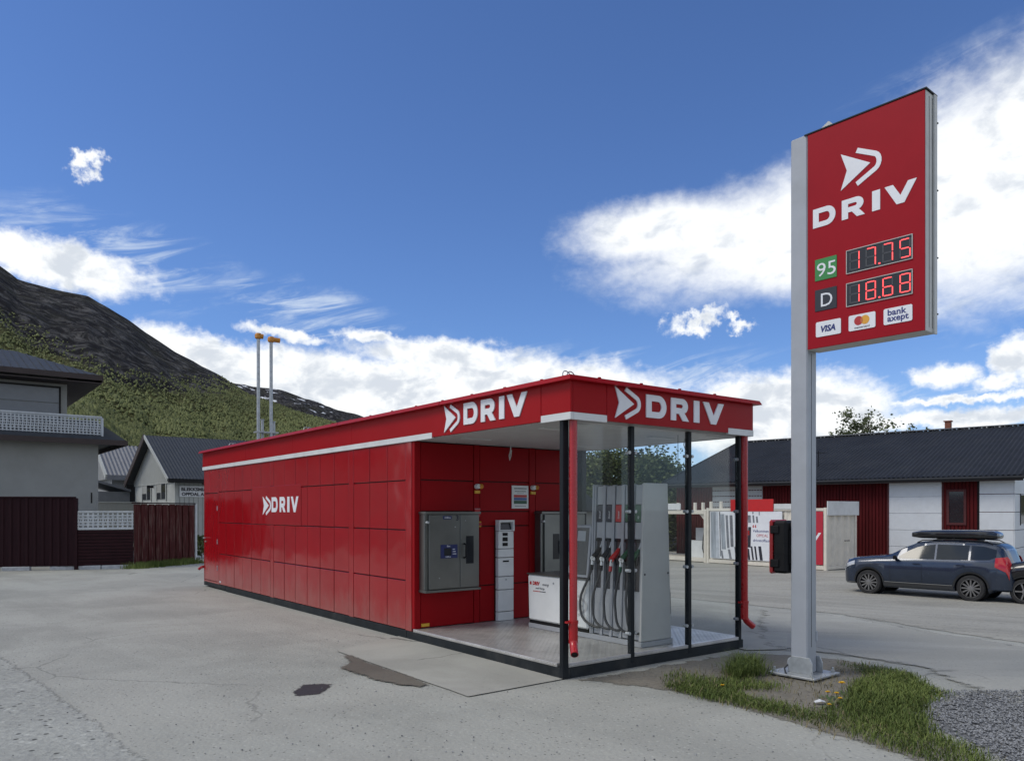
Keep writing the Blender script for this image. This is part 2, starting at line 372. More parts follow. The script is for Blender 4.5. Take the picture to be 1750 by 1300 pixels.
GRAV = paved('gravel_m', (.17, .175, .178), .8, 34, 1.0, (.12, .125, .13), .6, 0, .04, soft=.12)
WET = paved('wet_m', (.125, .117, .095), .3, 120, .4, (.17, .16, .13), .6, 0, .003, rough=.62, soft=.09)
OIL = paved('oil_m', (.035, .034, .036), .2, 120, .3, (.05, .047, .045), .5, 0, .002, rough=.6, soft=.07)
FIELD = paved('field_m', (.06, .085, .03), .5, 6, .3, (.10, .10, .05), .6, 0, .05)

def ground_sheet():
    xs = sorted(set([-9000, -2500, -600, -150, -50, -20, -8, -2, 0, 3] + list(np.arange(3, 19.1, .5)) + [20, 24, 30, 40, 60, 150, 600, 2500, 9000]))
    ys = sorted(set([-9000, -2500, -600, -150] + list(np.arange(-60, 90, 6)) + [110, 150, 250, 500, 1200, 3000, 9000]))
    m = MB(); n = len(xs); V = []
    for s_ in ys:
        for t_ in xs: x, y = .4987 + t_ * .7937 - s_ * .6083, 7.5945 + t_ * .6083 + s_ * .7937; V.append((x, y, gz(x, y)))
    m.add(V, [(j * n + i, j * n + i + 1, (j + 1) * n + i + 1, (j + 1) * n + i) for j in range(len(ys) - 1) for i in range(n - 1)])
    m.build('ground', ASPH, smooth=True, kind='structure', fixn=False)
ground_sheet()
def dens_poly(pts, step, jit, closed=True):
    out = []; n = len(pts)
    for i in range(n):
        a, b = Vector(pts[i]), Vector(pts[(i + 1) % n]); k = max(1, int((b - a).length / step))
        for j in range(k):
            p = a.lerp(b, j / k); out.append(Vector((p.x + random.uniform(-jit, jit), p.y + random.uniform(-jit, jit))))
    return out
def sheet(name, pix, matl, off, step=.25, jit=.02, world=None, inner=.8):
    pts = world or [ground(*p)[:2] for p in pix]
    poly = dens_poly(pts, step, jit)
    xs = [p.x for p in poly]; ys = [p.y for p in poly]; pin = list(poly)
    inside = lambda x, y: sum(((a.y > y) != (b.y > y)) and x < (b.x - a.x) * (y - a.y) / (b.y - a.y) + a.x for a, b in zip(poly, poly[1:] + poly[:1])) % 2
    for gx in np.arange(min(xs), max(xs), inner):
        for gy in np.arange(min(ys), max(ys), inner):
            if inside(gx, gy): pin.append(Vector((gx, gy)))
    n = len(poly)
    v, e, f, *_ = delaunay_2d_cdt(pin, [], [list(range(n))], 2, 1e-5)
    me = bpy.data.meshes.new(name); me.from_pydata([(p.x, p.y, gz(p.x, p.y) + off) for p in v], [], [q for q in f])
    bm = bmesh.new(); bm.from_mesh(me); bmesh.ops.recalc_face_normals(bm, faces=bm.faces)
    if bm.faces and sum(q.normal.z for q in bm.faces) < 0: bmesh.ops.reverse_faces(bm, faces=bm.faces)
    bm.to_mesh(me); bm.free(); me.materials.append(matl); me.polygons.foreach_set('use_smooth', [True] * len(me.polygons))
    P = np.array([(v_.co.x, v_.co.y) for v_ in me.vertices]); A = np.array([tuple(p) for p in poly]); D = np.roll(A, -1, 0) - A
    best = np.full(len(P), 1e9)
    for a_, d_ in zip(A, D):
        w_ = P - a_; t_ = np.clip((w_ @ d_) / max(d_ @ d_, 1e-12), 0, 1); best = np.minimum(best, np.linalg.norm(w_ - t_[:, None] * d_, axis=1))
    me.attributes.new('edge', 'FLOAT', 'POINT').data.foreach_set('value', np.minimum(best, 2.0).astype(np.float32))
    return link(name, me, kind='structure')
# coarse resurfacing in the left corner, the lane behind, the gravel yard
sheet('coarse_asphalt', [(-260, 1085), (0, 1117), (70, 1160), (150, 1218), (215, 1262), (300, 1330), (330, 1420), (-260, 1420)], COARSE, .004, .12, .012, inner=.3)
sheet('lane', [(1290, 1036), (1420, 1050), (1600, 1080), (1750, 1103), (1980, 1142), (1980, 1260), (1760, 1225), (1560, 1140), (1400, 1118), (1290, 1108)], LANE, .012, .3, .05, inner=.5)
sheet('gravel_yard', [(960, 1000), (1150, 1022), (1290, 1035), (1420, 1049), (1600, 1079), (1750, 1102), (2050, 1150)], YARD, .006, .4, .06,
      world=[ground(*p)[:2] for p in [(1000, 1012), (1150, 1022), (1290, 1035), (1420, 1049), (1600, 1079), (1750, 1102), (1950, 1135)]] + [Vector((30, 10)), Vector((44, 44)), Vector((20, 62)), Vector((-2, 60)), Vector((-3.5, 30)), Vector((1.2, 20))], inner=1.0)
sheet('concrete_slab', [(576, 1113), (700, 1083), (800, 1085), (962, 1150), (968, 1160), (800, 1191)], CONC, .010, .3, .004)
sheet('wet_stain', [(578, 1118), (604, 1120), (650, 1138), (700, 1154), (742, 1170), (722, 1177), (680, 1173), (636, 1164), (602, 1152), (575, 1142), (592, 1132)], WET, .0135, .05, .008, inner=.035)
sheet('oil_stain', [(494, 1183), (514, 1169), (545, 1167), (576, 1168), (563, 1178), (553, 1186), (520, 1190), (502, 1190)], OIL, .004, .05, .01, inner=.03)
sheet('concrete_step', [(1180, 1088), (1290, 1076), (1345, 1085), (1345, 1110), (1275, 1112)], CONC, .012, .3, .01)
sheet('soil_patch', [(972, 1162), (1110, 1140), (1265, 1113), (1345, 1118), (1440, 1126), (1560, 1147), (1588, 1172), (1625, 1188), (1592, 1203), (1580, 1225), (1598, 1252), (1700, 1296), (1760, 1330), (1600, 1320), (1480, 1276), (1380, 1245), (1270, 1215), (1160, 1185), (1060, 1172)], SOIL, .005, .08, .03, inner=.06)
sheet('gravel_bed', [(1592, 1203), (1640, 1186), (1700, 1180), (1790, 1200), (1830, 1330), (1760, 1328), (1700, 1294), (1598, 1250), (1582, 1226)], GRAV, .009, .08, .03, inner=.07)
# loose stones on the gravel bed and the asphalt
def stones():
    m = MB(); tri = [(0, 2, 4), (2, 1, 4), (1, 3, 4), (3, 0, 4), (2, 0, 5), (1, 2, 5), (3, 1, 5), (0, 3, 5)]
    def stone(x, y, z, r):
        a = random.uniform(.7, 1.3) * r; b = random.uniform(.7, 1.3) * r; c = r * random.uniform(.4, .8); q = random.uniform(0, 3.14); ca, sa = math.cos(q), math.sin(q)
        P = [(a, 0, 0), (-a, 0, 0), (0, b, 0), (0, -b, 0), (0, 0, c), (0, 0, -c)]
        m.add([(x + px * ca - py * sa, y + px * sa + py * ca, z + pz) for px, py, pz in P], tri)
    for _ in range(5200):
        g = ground(random.uniform(1585, 1780), random.uniform(1182, 1310))
        if g.x > 3.1 + random.uniform(0, .4) and g.x < 4.6 + g.y * .05: stone(g.x, g.y, gz(g.x, g.y) + .022, random.uniform(.005, .016))
    m.build('loose_gravel', GRAV2, kind='stuff', label='loose grey crushed stone beside the grass strip', fixn=False)
    m2 = MB(); m, keep = m2, m
    for _ in range(520):
        g = ground(random.uniform(-20, 1770), 985 + 330 * random.random() ** .8)
        if (g.x - .5) * .79 + (g.y - 7.6) * .61 > 0 and g.y > 7: continue
        m2_stone(m2, g, tri)
    m2.build('scattered_pebbles', GRAV2, kind='stuff', label='small dark pebbles scattered over the worn asphalt', fixn=False)
def m2_stone(m, g, tri):
    r = random.uniform(.003, .010) ; P = [(r, 0, 0), (-r, 0, 0), (0, r * .8, 0), (0, -r * .8, 0), (0, 0, r * .6), (0, 0, -r * .6)]
    m.add([(g.x + a, g.y + b, gz(g.x, g.y) + .008 + c) for a, b, c in P], tri)
GRAV2 = mat('stone_chips', (.17, .175, .18), .8, var=.95, vs_=70)
stones()

# ------------------------------------------------------------------ DRIV lettering
def arc(cx, cy, rx, ry, a0, a1, n=10): return [(cx + rx * math.cos(R(a0 + (a1 - a0) * i / n)), cy + ry * math.sin(R(a0 + (a1 - a0) * i / n))) for i in range(n + 1)]
LET = {  # unit height, width as second entry
 'D': ([[(0, 0)] + arc(.77, .5, .5, .5, -90, 90, 16) + [(0, 1)], [(.33, .73)] + arc(.75, .5, .2, .23, 90, -90, 12) + [(.33, .27)]], 1.27),
 'R': ([[(0, 0), (.33, 0), (.33, .31), (.53, .31), (.78, 0), (1.19, 0), (.88, .37)] + arc(.74, .66, .38, .34, -55, 90, 12) + [(0, 1)], [(.33, .74), (.68, .74)] + arc(.68, .655, .1, .085, 80, -80, 6) + [(.68, .57), (.33, .57)]], 1.19),
 'I': ([[(0, 0), (.36, 0), (.36, 1), (0, 1)]], .36),
 'V': ([[(.57, 0), (.93, 0), (1.5, 1), (1.1, 1), (.75, .40), (.40, 1), (0, 1)]], 1.5)}
def driv(parent, M, spans, y0, h, matl, th=.012):
    for ch, (a, b) in zip('DRIV', spans):
        loops, w = LET[ch]; k = (b - a) / w
        MB().prism([[(a + x * k, y0 + y * h) for x, y in lp] for lp in loops], th, M).build('letter', matl, parent)
def emblem(parent, M, x0, y0, w, h, matl, th=.012):
    e = MB().prism([[(x0, y0 + h), (x0 + .155 * w, y0 + .5 * h), (x0, y0), (x0 + .73 * w, y0 + .5 * h)]], th, M).build('arrow_emblem', matl, parent)
    # rounded chevron band
    k = .095 * w
    out = [(.36, 1.0), (.86, .66)] ; c = [(x0 + .40 * w, y0 + .955 * h)] + [(x0 + w * (.78 + .16 * math.cos(R(a)) - .0), y0 + h * (.5 + .22 * math.sin(R(a)))) for a in (62, 45, 28, 10, -10, -28, -45, -62)] + [(x0 + .40 * w, y0 + .045 * h)]
    L, Rr = [], []
    for i, p in enumerate(c):
        a, b = Vector(c[max(i - 1, 0)]), Vector(c[min(i + 1, len(c) - 1)]); d = (b - a).normalized(); n = Vector((-d.y, d.x)) * k * .62
        L.append((p[0] + n.x, p[1] + n.y)); Rr.append((p[0] - n.x, p[1] - n.y))
    MB().prism([L + Rr[::-1]], th, M).build('chevron_emblem', matl, parent)

# ------------------------------------------------------------------ fuel kiosk (local x = across, y = along its length, front at y = 0)
TH = .654; C0 = Vector((.4987, 7.5945, 0)); LK, WK = 11.92, 2.87
def kiosk_pt(x, y, z=0): return C0 + Vector((x * math.cos(TH) - y * math.sin(TH), x * math.sin(TH) + y * math.cos(TH), z))
def kiosk():
    K = thing('fuel_kiosk', 'long red panelled self-service fuel kiosk with an open glazed bay', 'fuel station', C0, TH)
    BW = 2.87                                                    # back wall of the bay
    # ----- base and floor
    for y0, y1 in ((0, 3.05), (3.06, 10.42), (10.43, LK)):
        boxo('base_beam', BASEB, K, 0, y0, 0.0 if y0 < 9 else .03, .10, y1, .108, .004)
    boxo('base_beam', BASEB, K, .102, 0, 0, WK - .102, .10, .108, .004); boxo('base_beam', BASEB, K, WK - .10, 0, 0, WK, LK, .108, .004); boxo('base_beam', BASEB, K, .102, LK - .1, .03, WK - .102, LK, .108)
    for x0, x1 in ((.074, .943), (1.002, 1.863), (1.922, 2.778)):
        boxo('floor_lip', CHEQ, K, x0, -.004, .109, x1, .05, .146, .004)
    boxo('floor_lip', CHEQ, K, -.004, .09, .109, .05, BW + .01, .146, .004)
    fp = boxo('floor_plate', CHEQ, K, .052, .052, .11, WK - .02, BW, .144)
    m = MB(); p = .062
    for i in range(int((WK - .1) / p)):
        for j in range(int((BW - .1) / p)):
            x, y = .08 + i * p, .08 + j * p; a, b = (.023, .013) if (i + j) % 2 else (.013, .023)
            m.add([(x - a, y, .1442), (x, y - b, .1442), (x + a, y, .1442), (x, y + b, .1442), (x, y, .1495)], [(0, 1, 4), (1, 2, 4), (2, 3, 4), (3, 0, 4)])
    m.build('tread_pattern', CHEQ, fp, kind='stuff', fixn=False)
    for y in np.arange(.12, BW, .046):
        pass
    m = MB()
    for k in range(int((BW - .15) / .046)):
        y = .12 + k * .046; m.add([(-.0045, y - .012, .128), (-.0045, y, .118), (-.0045, y + .012, .128), (-.0045, y, .138), (-.009, y, .128)], [(0, 1, 4), (1, 2, 4), (2, 3, 4), (3, 0, 4)])
    for k in range(int((WK - .25) / .046)):
        x = .12 + k * .046
        if min(abs(x - c) for c in (.953, 1.874)) < .07: continue
        m.add([(x - .012, -.0045, .128), (x, -.0045, .118), (x + .012, -.0045, .128), (x, -.0045, .138), (x, -.009, .128)], [(0, 1, 4), (1, 2, 4), (2, 3, 4), (3, 0, 4)])
    m.build('lip_tread', CHEQ, fp, kind='stuff', fixn=False)
    # ----- body behind the panels
    core = MB().box(.032, BW + .034, .11, WK - .005, LK - .005, 2.53).build('wall_core', REDDARK, K)
    g = .008
    def panel(x0, y0, z0, x1, y1, z1, name='wall_panel', mt=RED): return boxo(name, mt, K, x0, y0, z0, x1, y1, z1, .003)
    rows = [.112, .75, 1.40, 2.04, 2.535]
    colsA = [3.077, 3.575, 4.085, 4.586]; colsB = [4.736, 5.244, 5.757, 6.26, 6.757, 7.246, 7.748]; colsC = [7.905, 8.385, 8.876, 9.386, 9.888, 10.40, 10.87]
    LG = (6.51, 8.85)                                            # printed logo panel covers these
    for cols in (colsA, colsB, colsC):
        for y0, y1 in zip(cols, cols[1:]):
            for r in range(4):
                a, b = y0, y1
                if r == 2:
                    if a >= LG[0] - .05 and b <= LG[1] + .05: continue
                    if a < LG[0] < b: b = LG[0]
                    if a < LG[1] < b: a = LG[1]
                    if b - a < .05: continue
                dx = random.uniform(-.0015, .0015)
                panel(.002 + dx, a + g, rows[r] + g, .034, b - g, rows[r + 1] - g)
    lg = panel(-.004, LG[0] + .004, 1.404, .034, LG[1] - .004, 2.085, 'logo_panel')
    for y0, y1 in ((2.92, 3.077), (4.586, 4.736), (10.87, 10.953), (11.878, 11.92)): panel(.0 if y0 > 3 else -.004, y0 + .003, .112, .034, y1 - .003, 2.535, 'post_cover')
    panel(0, 7.752, .112, .034, 7.9, 1.398, 'post_cover'); panel(0, 7.752, 2.09, .034, 7.9, 2.535, 'post_cover')
    d = panel(.006, 10.962, .16, .034, 11.87, 2.01, 'door'); panel(.004, 10.962, 2.03, .034, 11.87, 2.535); panel(.004, 10.962, .112, .034, 11.87, .148)
    for z in (.45, 1.0, 1.7): MB().cyl((.0, 10.975, z - .05), (.0, 10.975, z + .05), .009, n=8).build('hinge', GALV, d)
    MB().tube([(.004, 11.80, 1.06), (-.05, 11.80, 1.06), (-.05, 11.69, 1.06)], .009).build('handle', GALV, d, smooth=True); MB().cyl((.004, 11.80, .98), (-.012, 11.80, .98), .018).build('lock', GALV, d)
    M = face_frame((-.004, 0, 0), (0, -1, 0)); MW = lambda s: -s
    emblem(lg, M, -8.27, 1.573, .42, .335, LOGO, .003); driv(lg, M, [(-7.822, -7.53), (-7.44, -7.17), (-7.09, -6.99), (-6.93, -6.606)], 1.625, .262, LOGO, .003)
    # back end + far side closed panels
    for k in range(5): panel(WK - .006, BW + .02 + k * 1.81, .112, WK + .024, BW + .012 + (k + 1) * 1.81, 2.535)
    panel(.04, LK - .006, .112, WK, LK + .024, 2.535, 'end_panel')
    text('small_sticker', 'DRIV', face_frame((-.001, 10.83, .155), (0, -1, 0)), .05, LOGO, K, .002, .001)
    MB().tube([(.0, 11.95, .42), (-.02, 12.06, .40), (-.06, 12.10, .36)], .03).build('hose_stub', PIPE, K, smooth=True)
    # ----- back wall of the bay: faces the front (normal -y)
    yb = BW
    def bp_(x0, z0, x1, z1, name='bay_panel'): return panel(x0 + g, yb, z0 + g, x1 - g, yb + .032, z1 - g, name, BAYSHADE)
    panel(.005, yb - .01, .146, .095, yb + .05, 2.535, 'post_cover', BAYSHADE); panel(.93, yb - .004, .146, 1.018, yb + .034, 2.53, 'post_cover', BAYSHADE); panel(1.88, yb - .004, .146, 1.988, yb + .034, 2.53, 'post_cover', BAYSHADE); panel(2.76, yb - .012, .146, WK + .02, yb + .04, 2.535, 'post_cover', BAYSHADE)
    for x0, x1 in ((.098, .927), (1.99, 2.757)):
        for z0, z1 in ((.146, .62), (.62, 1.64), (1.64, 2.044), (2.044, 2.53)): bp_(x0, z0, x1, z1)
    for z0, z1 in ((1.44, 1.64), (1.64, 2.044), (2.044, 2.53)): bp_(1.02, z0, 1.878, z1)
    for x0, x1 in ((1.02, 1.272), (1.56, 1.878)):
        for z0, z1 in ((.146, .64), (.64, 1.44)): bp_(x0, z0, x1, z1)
    boxo('warning_sticker', YEL, K, .11, yb - .003, .165, .23, yb + .004, .205)
    # ----- roof: soffit, fascia, flashing
    m = MB(); n = 30
    for k in range(n):
        y0 = .03 + k * (BW + .05) / n; y1 = .03 + (k + 1) * (BW + .05) / n
        m.box(.02, y0 + .009, 2.538, WK - .02, y1 - .009, 2.56)
    m.box(.02, .03, 2.556, WK - .02, BW + .09, 2.575)
    sf = m.build('soffit', SOFF, K, kind='stuff')
    for x, y in ((.5, .7), (.5, 2.2), (2.2, .7), (2.2, 2.2)): boxo('soffit_light', WHITE, sf, x - .2, y - .05, 2.528, x + .2, y + .05, 2.54, .004)
    FX, FY = -.016, -.128; zb, zt = 2.603, 2.905
    ys = [FY, .317, 2.40, 4.612, 6.841, 9.17, 11.51, LK + .05]
    for k, (a, b) in enumerate(zip(ys, ys[1:])):
        lo = 2.545 if k == 1 else zb
        f_ = boxo('fascia_panel', RED2, K, FX - (.004 if k == 1 else 0), a + .0015, lo, FX + .03, b - .0015, zt, .002)
        if k == 1: fl = f_
        else: boxo('white_strip', WHITE, K, FX - .006, a - (.006 if k == 0 else 0), 2.53, FX + .03, b - .001, zb - .002, .002)
    xs = [FX + .031, .468, 2.408, WK + .016]
    for k, (a, b) in enumerate(zip(xs, xs[1:])):
        lo = 2.545 if k == 1 else zb
        f_ = boxo('fascia_panel', RED2, K, a + .001, FY - (.004 if k == 1 else 0), lo, b - .001, FY + .03, zt, .002)
        if k == 1: ff = f_
        else: boxo('white_strip', WHITE, K, a + .001, FY - .006, 2.53, b, FY + .03, zb - .002, .002)
    boxo('fascia_panel', RED2, K, WK - .014, FY + .031, zb, WK + .016, LK + .05, zt, .002); boxo('white_strip', WHITE, K, WK - .014, FY + .031, 2.53, WK + .02, LK + .05, zb - .002, .002)
    boxo('fascia_panel', RED2, K, FX + .031, LK + .02, 2.53, WK - .015, LK + .05, zt, .002)
    boxo('roof_deck', DARK, K, FX + .032, FY + .032, 2.62, WK - .016, LK + .018, 2.90)
    M = face_frame((FX - .004, 0, 0), (0, -1, 0))
    emblem(fl, M, -2.108, 2.574, .335, .318, LOGO); driv(fl, M, [(-1.693, -1.415), (-1.35, -1.078), (-1.009, -.919), (-.874, -.526)], 2.632, .244, LOGO)
    M = face_frame((0, FY - .004, 0), (1, 0, 0))
    emblem(ff, M, .572, 2.584, .372, .318, LOGO); driv(ff, M, [(1.027, 1.338), (1.413, 1.704), (1.789, 1.882), (1.946, 2.313)], 2.622, .240, LOGO)
    # flashing: sloped strip all round
    o = .075
    def flash(ax, ay, bx, by, nx, ny, name='roof_flashing'):
        e0 = o
        d = Vector((bx - ax, by - ay, 0)).normalized()
        A, B = Vector((ax, ay, 0)), Vector((bx, by, 0)); N = Vector((nx, ny, 0))
        P = [(N * e0, 2.905), (N * e0, 2.945), (N * -.10, 2.972), (N * -.10, 2.91)]
        return A, B, P, d
    rects = [(FX, FY, WK + .016, LK + .05)]
    x0, y0, x1, y1 = rects[0]
    def ring(off, z): return [(x0 - off, y0 - off, z), (x1 + off, y0 - off, z), (x1 + off, y1 + off, z), (x0 - off, y1 + off, z)]
    Ro, Ro2, Ri, Rb = ring(o, 2.903), ring(o - .022, 2.95), ring(-.12, 2.968), ring(-.02, 2.900)
    def seg(a, b, i, t0, t1):
        L_ = lambda rg, t: tuple(Vector(rg[a]).lerp(Vector(rg[b]), t))
        return MB().hexa([L_(Rb, t0), L_(Ro, t0), L_(Ro2, t0), L_(Ri, t0)], [L_(Rb, t1), L_(Ro, t1), L_(Ro2, t1), L_(Ri, t1)]).build('roof_flashing', RED2, K)
    for t0, t1 in ((0, .19), (.191, .42), (.421, .65), (.651, .86), (.861, 1)): seg(0, 3, 0, t0, t1)
    for t0, t1 in ((0, .93), (.932, 1)): seg(0, 1, 0, t0, t1)
    seg(1, 2, 0, 0, 1); seg(2, 3, 0, 0, 1)
    for (x, y) in ((.02, -.03), (.05, 6.4), (.05, 10.2)):
        for dx in (0, .06): MB().tube([(x + dx + .05 * math.cos(R(a)), y + .05 * math.sin(R(a)) * .3, 2.962 + .05 * math.sin(R(a))) for a in range(0, 181, 20)], .006, 6).build('lifting_eye', GALV, K, smooth=True)
    for k in range(9): boxo('rivet_cap', RED2, K, -.02, .3 + k * .62, 2.955, .0, .33 + k * .62, 2.972)
    for k in range(4): boxo('rivet_cap', RED2, K, .35 + k * .6, -.14, 2.955, .38 + k * .6, -.12, 2.972)
    # ----- posts, glass, clamps
    def post(x0, x1, z0=0):
        return boxo('post', DARK, K, x0, 0.0 - .002, z0, x1, .052, 2.536, .004)
    ps = [post(-.003, .072), post(.945, 1.0, .05), post(1.865, 1.92, .05), post(2.78, 2.835, .05)]
    boxo('post', DARK, K, WK - .09, BW - .12, .147, WK, BW - .02, 2.53, .004)
    for k, (a, b) in enumerate(((.080, .938), (1.007, 1.858), (1.927, 2.773))):
        boxo('glass_pane', GLASS, K, a, .020, .155, b, .028, 2.52)
    for x, sgn, pi in ((.072, 1, 0), (.945, -1, 1), (1.0, 1, 1), (1.865, -1, 2), (1.92, 1, 2), (2.78, -1, 3)):
        for z in (.36, 1.02, 1.64, 2.26):
            MB().cyl((x + sgn * .018, -.004, z), (x + sgn * .018, .05, z), .018, n=14).build('glass_clamp', GALV, ps[pi], smooth=True)
    # ----- rainwater pipes
    def pipe(x, y, dirn):
        d = Vector(dirn).normalized()
        pts = [Vector((x, y, 2.535)), Vector((x, y, .42))] + [Vector((x, y, .42 - .12 * math.sin(R(a)))) + d * (.12 * (1 - math.cos(R(a)))) for a in (20, 40, 58)]
        pts.append(pts[-1] + d * .07 + Vector((0, 0, -.05)))
        p_ = MB().tube(pts, .039, 16).build('downpipe', PIPE, K, smooth=True)
        MB().tube([(x, y, .56), (x, y, .36)], .045, 16).build('pipe_socket', PIPE, p_, smooth=True)
        MB().cyl((x, y, .55), (x, y, .58), .050, n=16).build('pipe_clamp', PIPE, p_)
        boxo('pipe_bracket', PIPE, p_, x - .085, y - .012, .556, x, y + .03, .574)
        MB().cyl(pts[-1] + (pts[-1] - pts[-2]).normalized() * .001, pts[-1] + (pts[-1] - pts[-2]).normalized() * .003, .032, n=16).build('pipe_mouth', BLK, p_)
    pipe(.078, -.062, (-.55, -.75, 0)); pipe(2.81, -.062, (1, -.25, 0))
    # hanging cable ends below the soffit
    MB().tube([(1.46, 2.75, 2.54), (1.455, 2.75, 2.47), (1.43, 2.75, 2.40), (1.44, 2.75, 2.34), (1.46, 2.75, 2.40), (1.47, 2.75, 2.48)], .008, 6).build('cable_loop', WHITE, sf, smooth=True)
    MB().tube([(2.52, .6, 2.54), (2.50, .6, 2.46), (2.53, .6, 2.40), (2.56, .6, 2.46), (2.54, .6, 2.54)], .006, 6).build('cable_loop', GALV, sf, smooth=True)
    MB().tube([(2.1, .35, 2.54), (2.1, .35, 2.0)], .004, 5).build('hanging_wire', BLK, sf)
    return K, BW
K, BW = kiosk()
KM = Matrix.Translation(C0) @ Matrix.Rotation(TH, 4, 'Z')
def on_kiosk(name, label, cat, x, y, z, group=None):
    p = KM @ Vector((x, y, z)); return thing(name, label, cat, p, TH, group)
FR = lambda x, y, z: face_frame((x, y, z), (1, 0, 0))

# steel cabinets on the back wall
def cabinet(x, num, side, label):
    q = on_kiosk('steel_cabinet', label, 'cabinet', x, BW, .64)
    W, H, D = .83, .985, .17
    boxo('housing', STEEL, q, 0, -D + .03, 0, W, -.003, H, .004); boxo('top_frame', STEEL, q, -.012, -D - .012, H - .02, W + .012, -.002, H + .012, .003); boxo('bottom_frame', STEEL, q, -.012, -D - .012, -.03, W + .012, -.002, 0.002, .003)
    sp = .52 if side == 0 else .40
    d1 = boxo('cabinet_door', STEEL, q, .05, -D, .012, sp - .004, -D + .028, H - .03, .003); d2 = boxo('cabinet_door', STEEL, q, sp + .004, -D, .012, W - .012, -D + .028, H - .03, .003)
    hs, hx = ((d2, sp + .06) if side == 0 else (d1, sp - .05))
    MB().tube([(hx, -D - .002, .58), (hx, -D - .05, .57), (hx, -D - .05, .41), (hx, -D - .002, .40)], .013, 8).build('handle', BLK, hs, smooth=True)
    wx = sp + .09 if side == 0 else sp - .20
    boxo('window_slot', SCREEN, hs, wx, -D - .004, .32, wx + .12, -D + .002, .68, .002)
    if side == 0:
        l = boxo('display_label', BLUE, d1, .22, -D - .005, .40, .475, -D + .002, .575, .001); boxo('screen', SCREEN, l, .27, -D - .008, .435, .38, -D - .004, .53, .001)
        text('print', 'Blue', FR(.31, -D - .0055, .545), .03, LOGO, l, .001); text('print', 'AdBlue', FR(.29, -D - .0055, .41), .028, LOGO, l, .001)
        for k in range(3): boxo('print_line', LOGO, l, .40, -D - .006, .45 + .03 * k, .455 - .01 * k, -D - .0045, .458 + .03 * k)
        l2 = boxo('badge', BLUE, d1, .255, -D - .004, .90, .385, -D + .002, .942, .001); text('print', 'AdBlue', FR(.275, -D - .0045, .911), .032, LOGO, l2, .001)
    else: boxo('display_label', BLUE, d2, sp + .07, -D - .005, .42, sp + .28, -D + .002, .60, .001)
    text('number', str(num), FR(.45 if side == 0 else .33, -D - .001, .885), .095, INK, d1 if side == 0 else d1, .002, .002)
    MB().cyl((.025, -D + .03, .86), (.025, -D - .02, .86), .017, n=10).build('latch', GALV, q)
    for px, pz in ((.2, .15), (.44, .8), (.6, .88)): MB().cyl((px, -D, pz), (px, -D - .006, pz), .008, n=8).build('rivet', GALV, q)
cabinet(.075, 3, 0, 'stainless steel cabinet with blue display label next to the open driveway side'); cabinet(1.975, 4, 1, 'stainless steel cabinet behind the white dispenser body, partly hidden by the corner post')

def terminal():
    q = on_kiosk('payment_terminal', 'tall white card payment terminal let into red bay wall', 'payment terminal', 1.285, BW, .146)
    W = .262; D = .07
    for z0, z1 in ((0, .12), (.125, .42), (.425, .60), (.605, .86), (.865, .98)): boxo('front_plate', PLATEW, q, 0, -D, z0 + .002, W, -.002, z1 - .002, .004)
    h = boxo('card_unit', PLATEW, q, 0, -D, .985, W, -.002, 1.22, .004)
    # hooded screen
    hd = MB().box(0, -D - .02, 1.225, .018, -.002, 1.375).box(W - .018, -D - .02, 1.225, W, -.002, 1.375).box(.018, -D - .02, 1.35, W - .018, -.002, 1.375).box(.018, -.02, 1.225, W - .018, -.002, 1.35).box(.018, -D, 1.225, W - .018, -.02, 1.24).build('screen_hood', PLATEW, q)
    MB().hexa([(.03, -.055, 1.242), (W - .03, -.055, 1.242), (W - .03, -.03, 1.242), (.03, -.03, 1.242)], [(.03, -.03, 1.335), (W - .03, -.03, 1.335), (W - .03, -.022, 1.335), (.03, -.022, 1.335)]).build('screen', SCREEN, hd)
    for z0, z1 in ((1.16, 1.20), (1.085, 1.14), (1.02, 1.065)): boxo('reader_slot', BLK, h, .07, -D - .008, z0, .155, -D + .004, z1, .002)
    boxo('receipt_slot', BLK, q, .075, -D - .004, .80, .18, -D + .004, .822, .002); MB().cyl((.13, -D, .56), (.13, -D - .006, .56), .012, n=10).build('lock', GALV, q)
terminal()
def poster():
    q = on_kiosk('price_poster', 'framed white notice with red, blue and green bands on the bay wall', 'notice', 1.56, BW, 1.68)
    boxo('board', PLATEW, q, 0, -.018, 0, .29, -.003, .32, .002)
    for k, (mt, z) in enumerate(((REDL, .155), (BLUEL, .115), (GREENL, .065))): boxo('colour_band', mt, q, .03, -.021, z, .26, -.017, z + (.036 if k < 2 else .046))
    for z, a, b, h in ((.27, .04, .25, .016), (.235, .05, .24, .01), (.215, .09, .2, .005), (.03, .05, .24, .008)):
        x = a
        while x < b: boxo('print', INK, q, x, -.0198, z, x + .013, -.0175, z + h); x += .02
poster()
for nm, x in (('over steel cabinet three', .965), ('beside the framed notice', 1.93)):
    q = on_kiosk('wall_beacon', f'white and amber wall beacon {nm}', 'beacon', x, BW, 1.93)
    MB().lathe([(0, .001), (0, .034), (.03, .036), (.06, .03), (.062, .001)], (0, -.004, .045), (-.0, -1, .0), 16).build('housing', WHITE, q, smooth=True)
    MB().lathe([(0, .033), (.02, .036), (.045, .03), (.055, .012), (.056, .001)], (.03, -.035, .045), (.8, -.6, 0), 16).build('lens', ORANGE, q, smooth=True)
    boxo('base_plate', YEL, q, -.035, -.03, -.05, .045, -.004, -.01, .003)
q = on_kiosk('emergency_stop', 'small yellow emergency stop switch on a red post cover', 'switch', .975, BW, 1.43)
boxo('box', YEL, q, -.035, -.06, 0, .035, -.005, .075, .006); MB().cyl((0, -.06, .038), (0, -.085, .038), .022, n=14).build('button', REDL, q); 
